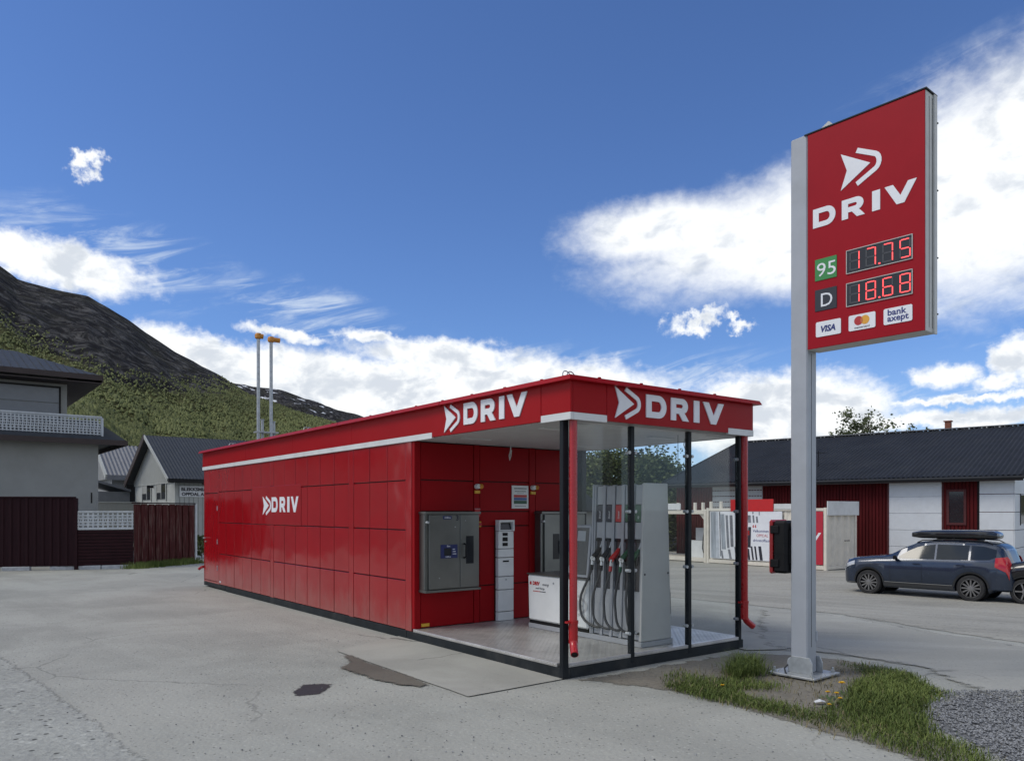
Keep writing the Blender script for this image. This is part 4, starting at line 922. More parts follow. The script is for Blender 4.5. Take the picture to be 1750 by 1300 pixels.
def barn():
    TB = .85; D = 33.0; X = (1733 - CX) / F * D; zg = gz(X, D)
    EZ = CH + (HY - 810) / F * D; Lb, Wb, RZ = 16.1, 9.4, 5.96
    q = thing('red_barn', 'long red timber workshop with dark ribbed roof and white doors', 'barn', (X, D, zg), TB)
    e, r = EZ - zg, RZ - zg + .05
    # local x: into depth (front wall at x = 0, faces -x), y along wall, 0 = right end
    def at_wall(px, py):     # photo pixel -> (y, z) on the front wall
        d = Vector(((px - CX) / F, 1, (HY - py) / F)); n = Vector((math.cos(TB), math.sin(TB), 0)); o = Vector((X, D, 0))
        k = (o.dot(n)) / d.dot(n); P = d * k + Vector((0, 0, CH)); u = Vector((-math.sin(TB), math.cos(TB), 0)); return (P - o).dot(u), P.z - zg
    yw0 = at_wall(1672, 850)[0]; yr = at_wall(1612, 850)[0]; yl = at_wall(1517, 850)[0]
    zt = at_wall(1517, 821)[1]
    wl_ = boxo('wall', BARN, q, .05, yw0, -1.0, .25, Lb, e)
    m = MB(); y = yw0 + .05
    segs = []
    while y < Lb - .1:
        if not (yr - .05 < y < yl + .05): m.box(.012, y, -.6, .05, y + .105, e - .1)
        else: m.box(.012, y, zt + .12, .05, y + .105, e - .1)
        y += .15
    m.build('board_cladding', BARN, wl_, kind='stuff')
    boxo('wall', BARN, q, .26, Lb - .15, -1, Wb * 2, Lb, e); boxo('wall', WALLP, q, Wb * 2 - .2, 0, -1, Wb * 2, Lb - .16, e)
    # white insulated panels at the right end + gable
    hs = np.linspace(-.6, e - .05, 7)
    for a, b in zip(hs, hs[1:]):
        boxo('wall_panel', DOORW, q, .0, .012, a + .012, .2, yw0 - .04, b - .012, .006); boxo('wall_panel', DOORW, q, .0, -.03, a + .012, Wb * 2 - .25, .008, b - .012, .006)
    boxo('joint_backing', BARNT, q, .02, .02, -.8, .18, yw0 - .05, e - .03)
    m = MB().prism([[(0, 0), (Wb * 2, 0), (Wb, r - e)]], .1, face_frame((0, .05, e), (1, 0, 0))).build('gable', DOORW, q)
    gw = boxo('window', WIN, q, 1.35, -.05, 2.0, 2.5, -.028, 3.25); 
    for a in (1.29, 2.5): boxo('frame', BLK, gw, a, -.06, 1.94, a + .06, -.03, 3.31)
    boxo('corner_trim', BLK, q, -.01, yw0 - .035, -.6, .05, yw0 + .03, e - .02)
    # garage door with sections
    hs = np.linspace(-.6, zt, 7)
    gd = boxo('garage_door', DOORW, q, .03, yr + .03, -.8, .049, yl - .03, zt)
    for a, b in zip(hs, hs[1:]): boxo('door_section', DOORW, gd, .0, yr + .05, a + .008, .029, yl - .05, b - .008, .006)
    for a in (yr - .02, yl - .06): boxo('door_frame', BARNT, q, -.02, a, -.6, .03, a + .08, zt + .08)
    boxo('door_frame', BARNT, q, -.02, yr + .062, zt + .0, .03, yl - .062, zt + .08)
    a, b = at_wall(1647, 893), at_wall(1622, 840)
    w = boxo('window', WIN, q, .0, a[0], a[1], .03, b[0], b[1])
    for c0, c1, c2, c3 in ((a[0] - .1, a[1] - .1, b[0] + .1, a[1]), (a[0] - .1, b[1], b[0] + .1, b[1] + .1), (a[0] - .1, a[1], a[0], b[1]), (b[0], a[1], b[0] + .1, b[1])): boxo('frame', BARNT, w, -.03, c0, c1, .02, c2, c3)
    a, b = at_wall(1303, 866), at_wall(1217, 829)
    gd2 = boxo('garage_door', DOORG, q, .02, a[0], -.6, .048, b[0], b[1])
    z = b[1]
    while z > 0: boxo('door_section', DOORG, gd2, -.004, a[0] + .02, z - .28, .02, b[0] - .02, z - .02, .008); z -= .3
    # roof
    ov = .55; sl = (r - e) / Wb
    corrugated('roof', ROOFD, q, (-ov, Lb + .6, e - sl * ov + .12), (-ov, -.45, e - sl * ov + .12), (Wb, -.45, r + .12), (Wb, Lb + .6, r + .12), 84, .028)
    corrugated('roof', ROOFD, q, (2 * Wb + ov, -.45, e - sl * ov + .12), (2 * Wb + ov, Lb + .6, e - sl * ov + .12), (Wb, Lb + .6, r + .12), (Wb, -.45, r + .12), 60, .028)
    boxo('eave_board', FASC, q, -ov + .02, -.4, e - sl * ov - .12, -ov + .06, Lb + .55, e - sl * ov + .04); MB().tube([(-ov - .05, -.45, e - sl * ov + .02), (-ov - .05, Lb + .6, e - sl * ov + .02)], .07, 8).build('gutter', ROOFD, q, smooth=True)
    MB().bar((Wb, -.45, r + .16), (Wb, Lb + .6, r + .16), .35, .05).build('ridge_cap', ROOFG, q)
    for y in (-.45, Lb + .6): MB().bar((-ov, y, e - sl * ov + .10), (Wb, y, r + .10), .05, .2).build('verge_board', ROOFD, q)
    boxo('chimney', BRICK, q, Wb + .6, 4.5, r - .3, Wb + .9, 4.8, r + .62, .02); boxo('chimney_cap', BRICK, q, Wb + .55, 4.45, r + .621, Wb + .95, 4.85, r + .68)
    an = MB()
    for y in (9.0, 13.3): 
        zz = e + sl * 2.2; an.cyl((2.2, y, zz), (2.2, y, zz + .9), .02, n=6); an.cyl((2.2, y - .45, zz + .8), (2.2, y + .45, zz + .8), .012, n=5)
        for k in range(5): an.cyl((1.95, y - .4 + k * .2, zz + .8), (2.45, y - .4 + k * .2, zz + .8), .009, n=5)
    an.build('roof_aerial', BLK, q)
barn()

def big_house():
    O = Vector((-13.83, 26.0, 0)); q = thing('grey_house', 'grey rendered two storey house with balcony and dark overhanging hip roof', 'house', O, TH)
    boxo('wall', WALLG, q, -13, 0, -.2, 0, 8, 3.98)
    boxo('upper_wall', WALLG, q, -13, 1.3, 3.985, -.74, 7.6, 6.25)
    # balcony skirt roof
    m = MB().add([(-13.6, -.55, 3.98), (.75, -.55, 3.98), (.75, 8.6, 3.98), (-13.6, 8.6, 3.98), (-13.2, -.05, 4.14), (-.10, .02, 4.66), (-.10, 7.9, 4.66), (-13.2, 7.9, 4.2)], [(0, 1, 5, 4), (1, 2, 6, 5), (2, 3, 7, 6), (4, 5, 6, 7), (3, 2, 1, 0)])
    sk = m.build('balcony_skirt', ROOFP, q, fixn=True); boxo('skirt_fascia', FASC, q, -13.6, -.60, 3.82, .78, -.552, 3.985); boxo('skirt_fascia', FASC, q, .752, -.55, 3.82, .80, 8.6, 3.985)
    boxo('balcony_floor', WALLM, q, -13, .0, 4.0, -.5, 1.29, 4.12)
    # lattice balustrade
    RAIL = MATS.get('rail') or mat('rail', (.42, .45, .47), .5, var=.1)
    b = thing_empty_part('balustrade', q)
    m = MB(); x0, x1, y, z0, z1 = -9.0, .02, -.42, 4.10, 4.70
    n = int((x1 - x0) / .105)
    for k in range(n + 1): x = x1 - k * .105; m.box(x - .018, y, z0, x + .018, y + .025, z1)
    for k in range(7): z = z0 + .06 + k * .085; m.box(x0, y - .012, z - .014, x1, y - .001, z + .014)
    for k in range(n): x = x1 - k * .105; m.bar((x, y + .03, z0 + .03), (x - .105, y + .03, z1 - .05), .02, .02)
    lt = m.build('balcony_lattice', RAIL, q, kind='stuff'); boxo('top_rail', RAIL, q, x0, y - .03, z1, x1 + .02, y + .05, z1 + .05, .006); boxo('end_post', RAIL, q, x1, y - .03, 4.0, x1 + .06, y + .05, z1 - .001)
    # glazed panel wall behind the balcony
    for z0_, z1_ in ((4.13, 4.75), (4.76, 5.28), (5.29, 5.80)): boxo('window_panel', WINB, q, -9, 1.27, z0_ + .008, -.98, 1.298, z1_ - .008, .004)
    boxo('panel_frame', BLK, q, -.975, 1.24, 4.13, -.93, 1.299, 5.85); boxo('panel_frame', BLK, q, -9, 1.24, 5.81, -.98, 1.299, 5.85)
    # hip roof
    e = 6.22; x0, x1, y0, y1 = -13.8, .18, .38, 8.4
    V = [(x0, y0, e), (x1, y0, e), (x1, y1, e), (x0, y1, e), (-9.5, 4.4, 7.45), (-2.0, 4.4, 7.45)]
    MB().add(V, [(0, 1, 5, 4), (1, 2, 5), (2, 3, 4, 5), (3, 0, 4), (3, 2, 1, 0)]).build('roof', ROOFP, q)
    m = MB(); n = 60
    for k in range(n):
        f_ = k / n; xe = x0 + (x1 - x0) * f_
        t = min(1, max(0, (xe - x0) / 4.3), (x1 - xe) / 2.18) if (x1 - xe) < 2.18 else 1
        p = Vector((xe, y0, e)); d_ = Vector((0, 4.02, 1.23)) * max(.05, t); m.bar(p + Vector((0, 0, .01)), p + d_ + Vector((0, 0, .01)), .03, .03)
    m.build('roof_rib', ROOFP, q, kind='stuff')
    boxo('eave_fascia', FASC, q, x0, y0 - .04, e - .17, x1, y0 - .001, e + .01); boxo('eave_fascia', FASC, q, x1 + .001, y0, e - .2, x1 + .04, y1, e + .01); boxo('eave_soffit', FASC, q, x0, y0, e - .27, x1, y1, e - .24)
    boxo('vent_pipe_mark', BLK, q, -.22, -.012, 1.9, -.18, -.002, 2.25)
def thing_empty_part(name, parent): return None
big_house()

def smithy():
    p = at(299, 811, 35.0); q = thing('pale_workshop', 'pale gabled workshop with dark ribbed roof and a name board', 'workshop', (p.x, p.y, 0), TH)
    e, r, Wd, L = 3.20, 5.22, 8.0, 11.0
    # local x along the ridge, y across the gable (gable face at x = 0 faces -x)
    boxo('wall', WALLP, q, .0, 0, -.3, .2, Wd, e); boxo('wall', WALLP, q, .201, 0, -.3, L, .2, e); boxo('wall', WALLP, q, .201, Wd - .2, -.3, L, Wd, e); boxo('wall', WALLP, q, L - .2, .201, -.3, L, Wd - .201, e)
    MB().prism([[(-Wd, e - .28), (0, e - .28), (0, e), (-Wd / 2, r), (-Wd, e)]], .05, face_frame((-.002, 0, 0), (0, -1, 0))).build('gable', WALLP, q)
    m = MB()
    for k in range(40): m.box(-.064, k * .2 + .01, e - .24, -.053, k * .2 + .03, e + min(k * .2 + .02, Wd - k * .2 - .02) * (r - e) / (Wd / 2) - .02)
    for k in range(54): m.box(.2 + k * .2, -.02, -.2, .22 + k * .2, -.001, e - .1)
    m.build('wall_battens', WALLG, q, kind='stuff')
    sl = (r - e) / (Wd / 2); ov = .45
    corrugated('roof', ROOFP, q, (-.4, -ov, e - sl * ov + .1), (L + .4, -ov, e - sl * ov + .1), (L + .4, Wd / 2, r + .1), (-.4, Wd / 2, r + .1), 80, .010); corrugated('roof', ROOFP, q, (L + .4, Wd + ov, e - sl * ov + .1), (-.4, Wd + ov, e - sl * ov + .1), (-.4, Wd / 2, r + .1), (L + .4, Wd / 2, r + .1), 54, .02)
    MB().bar((-.42, -ov, e - sl * ov + .04), (-.42, Wd / 2, r + .04), .05, .16).build('verge_board', WALLP, q); MB().bar((-.42, Wd + ov, e - sl * ov + .04), (-.42, Wd / 2, r + .04), .06, .3).build('verge_board', FASC, q)
    boxo('gutter', BLK, q, -.4, -ov - .1, e - sl * ov - .08, L + .4, -ov, e - sl * ov + .07)
    for y0, y1 in ((1.5, 3.2), (4.4, 6.2)):
        w = boxo('window', WIN, q, -.03, y0, 2.2, .0, y1, 2.90)
        boxo('frame', WALLP, w, -.05, y0 - .1, 2.1, .0, y0, 2.915); boxo('frame', WALLP, w, -.05, y1, 2.1, .0, y1 + .1, 2.915); boxo('frame', WALLP, w, -.05, y0 + .8, 2.2, -.031, y0 + .86, 2.9)
        boxo('blind', WALLG, w, -.036, y0 + .9, 2.5, -.031, y1, 2.9)
    boxo('lamp_arm', BLK, q, -.35, 3.7, 2.75, -.05, 3.78, 2.86); l = boxo('flood_lamp', BLK, q, 1.15, -.18, 2.86, 1.45, -.02, 3.06, .02); boxo('lamp_glass', DOORW, l, 1.19, -.19, 2.89, 1.41, -.181, 3.02)
    s = boxo('name_board', DOORW, q, .18, -.06, 2.27, 1.46, -.022, 2.77, .004)
    text('print', 'BLEKKSMIA', face_frame((.25, -.0605, 2.55), (1, 0, 0)), .2, INK, s, .004, .010, w=1.12); text('print', 'OPPDAL AS', face_frame((.27, -.0605, 2.33), (1, 0, 0)), .2, INK, s, .004, .010, w=1.07)
    # weed by the wall
smithy()

def outbuildings():
    # large grey gabled building further back
    p = at(188, 812, 47.0); q = thing('grey_shed', 'grey building with pale ribbed roof behind the gabled workshop', 'shed', (p.x, p.y, 0), TH)
    e = p.z; r = e + 2.1; W = 7.0; L = 9.0
    boxo('wall', WALLM, q, .2, .5, -.3, L, W - .4, e - .1)
    corrugated('roof', ROOFG, q, (-.2, -.2, e), (L, -.2, e), (L, W / 2, r), (-.2, W / 2, r), 40, .03); corrugated('roof', ROOFG, q, (L, W + .2, e), (-.2, W + .2, e), (-.2, W / 2, r), (L, W / 2, r), 40, .03)
    boxo('eave_strip', ROOFG, q, -.2, -.28, e - .28, L, -.2, e + .02); MB().bar((-.25, -.25, e - .1), (-.25, W / 2, r - .08), .1, .32).build('verge_board', WALLP, q)
    MB().prism([[(-W + .3, e - .2), (-.5, e - .2), (-W / 2, r - .1)]], .1, face_frame((.1, 0, 0), (0, -1, 0))).build('gable', WALLM, q)
    boxo('dark_opening', BLK, q, 1.0, .45, .5, 3.5, .499, e - .25)
    # lean-to in front
    p = at(168, 838, 40.0); q = thing('lean_to', 'low grey lean-to with sloping ribbed roof beside the grey house', 'shed', (p.x - 1.0, p.y, 0), TH)
    boxo('wall', WALLM, q, -.5, 0, -.3, 2.4, 4, 2.65); boxo('wall', WALLG, q, -.5, -1.5, -.3, 6.0, -1.3, 2.05)
    boxo('wall_cap', WALLP, q, -.5, -1.55, 2.051, 6.0, -1.25, 2.1)
    MB().add([(-2.5, -.3, 4.2), (2.4, -.3, 2.75), (2.4, 4.2, 2.75), (-2.5, 4.2, 4.2), (-2.5, -.3, 4.1), (2.4, -.3, 2.65), (2.4, 4.2, 2.65), (-2.5, 4.2, 4.1)], [(0, 1, 2, 3), (7, 6, 5, 4), (0, 4, 5, 1), (1, 5, 6, 2), (2, 6, 7, 3), (3, 7, 4, 0)]).build('roof', ROOFG, q)
    m = MB()
    for k in range(20): m.bar((-2.5, -.2 + k * .23, 4.21), (2.4, -.2 + k * .23, 2.76), .03, .03)
    m.build('roof_rib', ROOFG, q, kind='stuff')
    # small grey house seen through the glazed bay
    p = at(1000, 835, 47); q = thing('garden_house', 'small pale house with grey roof seen through the glazed bay', 'house', (p.x, p.y, gz(p.x, p.y)), .25)
    boxo('wall', WALLG, q, -5, 0, -.3, .9, 5, 2.6); w = boxo('window', WIN, q, -.5, -.03, .8, .3, 0.0, 1.7)
    MB().prism([[(-5.6, 2.5), (1.5, 2.5), (-.6, 4.0), (-3.6, 4.0)]], 5.6, face_frame((0, 5.3, 0), (1, 0, 0))).build('roof', ROOFP, q)
    MB().tube([(.86, -.06, 2.5), (.86, -.06, .0)], .05, 8).build('downpipe', WHITE, q)
outbuildings()

# ------------------------------------------------------------------ fences on the left
FRED = mat('fence_red', (.020, .005, .007), .75, spec=.2, var=.15, vs_=6, stretch=(3, 3, .3))
FRED2 = mat('plank_red', (.024, .006, .008), .75, spec=.2, var=.15, vs_=6)
FOLD = mat('fence_weathered', (.06, .012, .011), .85, spec=.2, var=.3, vs_=5, stretch=(6, 6, .35), dirt=(.24, .17, .14), dscale=4.5, damt=.6)
LATT = mat('lattice_white', (.50, .52, .52), .5, var=.12)
KERBW = mat('block_white', (.40, .41, .41), .8, var=.15, vs_=8, dirt=(.2, .2, .19), dscale=5, damt=.5)
def fences():
    a, b, c, d = ground(-80, 976), ground(127, 973), ground(228, 970), Vector((-10.15, 24.9, 0))
    def run(p0, p1, name, label, cat):
        v = p1 - p0; v.z = 0; q = thing(name, label, cat, (p0.x, p0.y, 0), math.atan2(v.y, v.x)); return q, v.length
    q, L = run(a, b, 'board_fence', 'dark red upright board fence below the grey house', 'fence')
    n = 15; w = L / n
    for k in range(n): boxo('board', FRED, q, k * w + .01, random.uniform(-.004, .004), .10, (k + 1) * w - .01, .03, 2.0, .006)
    for k in range(n + 1): boxo('cover_strip', FRED, q, max(0, k * w - .035), -.025, .10, min(L, k * w + .035), -.005, 2.0, .004)
    boxo('backing_rail', FRED, q, 0, .031, .4, L, .09, .52); boxo('backing_rail', FRED, q, 0, .031, 1.5, L, .09, 1.62); boxo('top_cap', FRED, q, -.02, -.05, 2.001, L + .02, .10, 2.04, .004); boxo('end_post', FRED, q, L + .001, -.03, 0, L + .08, .08, 2.0)
    q, L = run(b, c, 'plank_wall', 'low dark red wall of horizontal planks with white lattice above', 'wall')
    n = 11
    for k in range(n): boxo('plank', FRED2, q, .085, -.012 * (k % 2) * 0, .10 + k * .092, L, .035, .10 + (k + 1) * .092 - .012, .006)
    boxo('backing', BLK, q, .085, .036, .08, L, .06, 1.1)
    m = MB()
    z0, z1 = 1.16, 1.60; n = 11
    for k in range(n + 1): m.box(.09 + k * (L - .12) / n - .02, 0, z0, .09 + k * (L - .12) / n + .02, .03, z1)
    for k in range(6): m.box(.08, -.012, z0 + k * (z1 - z0) / 5 - .015, L, -.001, z0 + k * (z1 - z0) / 5 + .015)
    for k in range(n): x = .09 + k * (L - .12) / n; m.bar((x, .035, z0), (x + (L - .12) / n, .035, z1), .02, .02); m.bar((x, .04, z1), (x + (L - .12) / n, .04, z0), .02, .02)
    m.build('lattice', LATT, q, kind='stuff'); boxo('lattice_rail', LATT, q, .085, -.03, 1.115, L, .05, 1.155, .005); boxo('lattice_rail', LATT, q, .085, -.03, z1 + .001, L, .05, z1 + .04, .005)
    q, L = run(c, d, 'weathered_fence', 'weathered peeling red plank fence panel beside the gabled workshop', 'fence')
    n = 9; w = L / n
    for k in range(n): boxo('board', FOLD, q, .03 + k * w, random.uniform(-.01, .01), .08 + random.uniform(0, .04), .03 + (k + 1) * w - .05, .03, 1.84 + random.uniform(-.01, .01), .006); boxo('back_board', FOLD, q, .03 + (k + 1) * w - .07, .032, .1, .03 + (k + 1) * w + .03, .05, 1.82)
    boxo('top_cap', FRED, q, 0, -.03, 1.855, L, .07, 1.89); boxo('end_post', LATT, q, L + .001, -.02, 0, L + .08, .06, 1.86); boxo('rail', FRED, q, 0, .052, .5, L, .1, .6)
    # foundation blocks
    v = (c - a); v.z = 0; ang = math.atan2(v.y, v.x); x = 0; k = 0
    while x < v.length - .2:
        l = random.uniform(.55, .95); p = a + v.normalized() * x
        o = boxo('kerb_block', KERBW, None, 0, -.10, -.02, l, .10, random.uniform(.095, .115), .012, label='pale concrete block lying along the foot of the red fence', cat='block', group='foundation blocks under the red fence')
        o.location = (p.x, p.y - .12, 0); o.rotation_euler.z = ang + random.uniform(-.02, .02); x += l + random.choice((.02, .45, .5))
fences()

# ------------------------------------------------------------------ cars
TYRE = mat('tyre', (.014, .014, .015), .75, var=.2, dirt=(.06, .057, .05), dscale=6, damt=.4)
RIM = mat('alloy_rim', (.34, .34, .34), .3, metal=.9, var=.08)
CARGLASS = mat('car_glass', (.018, .022, .024), .06, var=.05, spec=.5)
CHROME = mat('chrome', (.55, .56, .57), .2, metal=1, var=.03)
LAMPR = mat('lamp_red', (.42, .012, .015), .15, var=.05, coat=.5)
LAMPC = mat('lamp_clear', (.45, .47, .5), .12, var=.05, coat=.6)
CLAD = mat('cladding', (.02, .021, .022), .6, var=.1)
def car_paint(name, col): return mat(name, col, .26, metal=.3, var=.05, coat=.7, dirt=tuple(c * .8 + .035 for c in col), dscale=1.6, damt=.30)
def interp(tab, d): return float(np.interp(d, [a for a, _ in tab], [b for _, b in tab]))
def make_car(name, label, loc, heading, pitch, L, W, top, belt, wd, wheels, wr, paint, win, rim_spokes=10, rails=True, roof_w=.72, shield=(1.35, 2.25), rear=(4.45, 4.85), mirror=1.75, gh=(1.2, 2.2)):
    """body lofted from sections; d runs from the nose (0) to the tail (L); local +x = forward, origin at mid wheelbase on the ground"""
    q = thing(name, label, 'car', loc); q.rotation_euler = (0, pitch, heading)
    mid = sum(wheels) / 2; X = lambda d: mid - d
    ds = sorted(set(list(np.linspace(0, L, 60).round(3)) + [.03, L - .03] + [w + o * wr for w in wheels for o in (-1.16, -1.12, 1.12, 1.16)]))
    ar = wr + .055
    def sect(d):
        w = interp(wd, d); t = interp(top, d); b = min(interp(belt, d), t - .03); g = float(np.clip((d - gh[0]) / (gh[1] - gh[0]), 0, 1)); 
        bot = .24 + .05 * (d < .5) + .07 * (d > L - .5)
        for c in wheels:
            if abs(d - c) < ar: bot = max(bot, wr + math.sqrt(ar * ar - (d - c) ** 2))
        rw = roof_w * min(1, w / max(a for _, a in wd)) ; wl6 = (1 - g) * w * .80 + g * rw; z6 = (1 - g) * (t - .02) + g * (t - .075)
        z3 = max(.62, bot + .03); z2 = max(.36, bot + .012)
        return [(0, bot), (w * .84, bot), (w * .955, z2), (w, z3 + (b - z3) * .25), (w * .985, max(b - .09, z3 + (b - z3) * .5)), (w * .945, b), (wl6, max(z6, b + .01)), (wl6 * .84, max(t - .018, b + .015)), (wl6 * .5, t - .002), (0, t)]
    m = MB(); V = []; n = 10
    for d in ds:
        s = sect(d); V += [(X(d), y, z) for y, z in s] + [(X(d), -y, z) for y, z in s]
    fs = []
    for i in range(len(ds) - 1):
        a, b = i * 2 * n, (i + 1) * 2 * n
        for k in range(n - 1): fs += [(a + k, a + k + 1, b + k + 1, b + k), (a + n + k, b + n + k, b + n + k + 1, a + n + k + 1)]
    for a in (0, (len(ds) - 1) * 2 * n):
        for k in range(n - 1): fs.append((a + k, a + n + k, a + n + k + 1, a + k + 1))
    m.add(V, fs); me = m.mesh('body', paint)
    bm = bmesh.new(); bm.from_mesh(me); bmesh.ops.remove_doubles(bm, verts=bm.verts, dist=.0008); bmesh.ops.recalc_face_normals(bm, faces=bm.faces); bm.to_mesh(me); bm.free()
    me.polygons.foreach_set('use_smooth', [True] * len(me.polygons)); me.set_sharp_from_angle(angle=R(42))
    body = link('body', me, q)
    def side_y(d, z, pr):
        s = sect(d); P = [(zz, y) for y, zz in s[2:7]]; return float(np.interp(z, [a for a, _ in P], [b for _, b in P])) + pr
    def side_patch(name, mt, outline_top, outline_bot, d0, d1, pr=.006, nd=8, nz=4, par=body, sides=(1, -1)):
        for sg in sides:
            mm = MB(); VV = []
            for i in range(nd + 1):
                d = d0 + (d1 - d0) * i / nd; zb, zt = outline_bot(d), outline_top(d); zt = max(zt, zb + .004)
                for j in range(nz + 1): z = zb + (zt - zb) * j / nz; VV.append((X(d), sg * side_y(d, z, pr), z))
            mm.add(VV, [(i * (nz + 1) + j, (i + 1) * (nz + 1) + j, (i + 1) * (nz + 1) + j + 1, i * (nz + 1) + j + 1) for i in range(nd) for j in range(nz)])
            if sg > 0: mm.f = [tuple(reversed(f_)) for f_ in mm.f]
            mm.build(name, mt, par, smooth='full', fixn=False)
    for (d0, d1, tt, bb) in win: side_patch('window', CARGLASS, lambda d: interp(tt, d), lambda d: interp(bb, d), d0, d1)
    # windscreen + rear screen
    for nm, (d0, d1) in (('windscreen', shield), ('rear_window', rear)):
        mm = MB(); VV = []; N = 8
        for i in range(7):
            d = d0 + (d1 - d0) * i / 6; s = sect(d); ye = s[6][0] - .05; prof = sorted([(y, z) for y, z in s[6:]])
            for j in range(N + 1): y = -ye + 2 * ye * j / N; VV.append((X(d), y, float(np.interp(abs(y), [a for a, _ in prof], [b for _, b in prof])) + .007))
        mm.add(VV, [(i * (N + 1) + j, i * (N + 1) + j + 1, (i + 1) * (N + 1) + j + 1, (i + 1) * (N + 1) + j) for i in range(6) for j in range(N)]); mm.build(nm, CARGLASS, body, smooth='full')
    # cladding, lamps, seams, handles
    c0, c1 = wheels
    side_patch('sill_cladding', CLAD, lambda d: .40, lambda d: .30, c0 + ar + .02, c1 - ar - .02, .012, 6, 2); side_patch('chrome_strip', CHROME, lambda d: .425, lambda d: .408, c0 + ar + .05, c1 - ar - .05, .014, 4, 1)
    for c in wheels:
        for sg in (1, -1):
            mm = MB(); VV = []
            for i in range(15):
                a = R(4 + 172 * i / 14); 
                for rr in (ar + .045, ar - .004):
                    d = c - rr * math.cos(a); z = wr + rr * math.sin(a); VV.append((X(d), sg * (side_y(min(max(d, .02), L - .02), z, .010)), z))
            mm.add(VV, [(2 * i, 2 * i + 1, 2 * i + 3, 2 * i + 2) for i in range(14)]); mm.build('arch_trim', CLAD, body, smooth='full')
            mm = MB().cyl((X(c), sg * (interp(wd, c) - .27), wr), (X(c), sg * (interp(wd, c) - .36), wr), ar + .01, n=24); mm.build('wheel_well', BLK, body)
    seams = (c0 + ar + .22, (c0 + c1) / 2 + .12, c1 - ar * .35)
    for d in seams: side_patch('door_gap', BLK, lambda d_: interp(belt, d) - .012, lambda d_: .44, d - .004, d + .004, .003, 1, 6)
    for d in (seams[1] - .24, seams[2] - .22): side_patch('door_handle', paint, lambda d_: interp(belt, d) - .10, lambda d_: interp(belt, d) - .135, d, d + .20, .03, 2, 1)
    for sg in (1, -1):
        y = side_y(mirror, interp(belt, mirror), .02); MB().hexa([(X(mirror) - .06, sg * y, interp(belt, mirror) - .01), (X(mirror) + .05, sg * y, interp(belt, mirror) - .01), (X(mirror) + .03, sg * (y + .20), interp(belt, mirror) + .0), (X(mirror) - .07, sg * (y + .20), interp(belt, mirror))], [(X(mirror) - .06, sg * y, interp(belt, mirror) + .06), (X(mirror) + .04, sg * y, interp(belt, mirror) + .06), (X(mirror) + .01, sg * (y + .19), interp(belt, mirror) + .13), (X(mirror) - .07, sg * (y + .19), interp(belt, mirror) + .13)]).build('mirror', paint if False else BLK, body, bevel=.015)
    side_patch('headlight', LAMPC, lambda d: interp(belt, d) - .02, lambda d: interp(belt, d) - .14, .05, .42, .006, 4, 2); side_patch('taillight', LAMPR, lambda d: interp(belt, d) + .10 + (d - L + .42) * .3, lambda d: interp(belt, d) - .28 + (L - .05 - d) * .35, L - .42, L - .08, .016, 8, 6)
    boxo('grille', BLK, body, X(0) - .04, -.42, .48, X(0) + .012, .42, .70); boxo('number_plate', DOORW, body, X(L) - .012, -.26, .78, X(L) + .02, .26, .89)
    if rails:
        for sg in (1, -1): MB().tube([(X(d), sg * (sect(d)[6][0] * .93), interp(top, d) + h) for d, h in ((gh[1] + .1, -.02), (gh[1] + .25, .035), ((gh[1] + rear[0]) / 2, .04), (rear[0] - .2, .035), (rear[0] - .05, -.03))], .016, 8).build('roof_rail', BLK, body, smooth=True)
    # wheels
    for c in wheels:
        for sg in (1, -1):
            yo = sg * (interp(wd, c) - .02); ax = (0, sg, 0); p = (X(c), yo - sg * .22, wr)
            wh = MB().lathe([(0, wr * .62), (0, wr * .94), (.03, wr), (.19, wr), (.22, wr * .94), (.222, wr * .70)], p, ax, 36).build('tyre', TYRE, q, smooth=True)
            rm = MB().lathe([(.02, wr * .1), (.12, wr * .30), (.13, wr * .62), (.215, wr * .70), (.222, wr * .705), (.224, wr * .67), (.19, wr * .63)], p, ax, 36).build('rim_barrel', BLK, wh, smooth=True)
            mm = MB()
            for k in range(rim_spokes):
                a = 2 * math.pi * k / rim_spokes; e = Vector((math.cos(a), 0, math.sin(a))); o = Vector(p) + Vector((0, sg * .205, 0)); f_ = Vector((-math.sin(a), 0, math.cos(a)))
                mm.hexa([o + e * wr * .14 - f_ * .016, o + e * wr * .14 + f_ * .016, o + e * wr * .14 + f_ * .016 - Vector((0, sg * .03, 0)), o + e * wr * .14 - f_ * .016 - Vector((0, sg * .03, 0))], [o + e * wr * .68 - f_ * .02, o + e * wr * .68 + f_ * .02, o + e * wr * .68 + f_ * .02 - Vector((0, sg * .03, 0)), o + e * wr * .68 - f_ * .02 - Vector((0, sg * .03, 0))])
            mm.lathe([(.19, wr * .66), (.214, wr * .67), (.224, wr * .69), (.224, wr * .715)], p, ax, 36); mm.lathe([(.18, wr * .2), (.212, wr * .17), (.218, .001)], p, ax, 20)
            mm.build('rim', RIM, wh, smooth=True)
    return q, sect, X
def place(front_px, rear_px):
    a, b = ground(*front_px), ground(*rear_px); mid = (a + b) / 2; d = a - b
    return mid, math.atan2(d.y, d.x), -math.atan2(d.z, math.hypot(d.x, d.y)), (a - b).length
NAVYP = car_paint('paint_navy', (.020, .032, .058)); BLKP2 = car_paint('paint_black', (.008, .008, .010)); GREYP = car_paint('paint_grey', (.09, .10, .115))
mid, hd, pt, wb = place((1487, 1013.5), (1661, 1026.5))
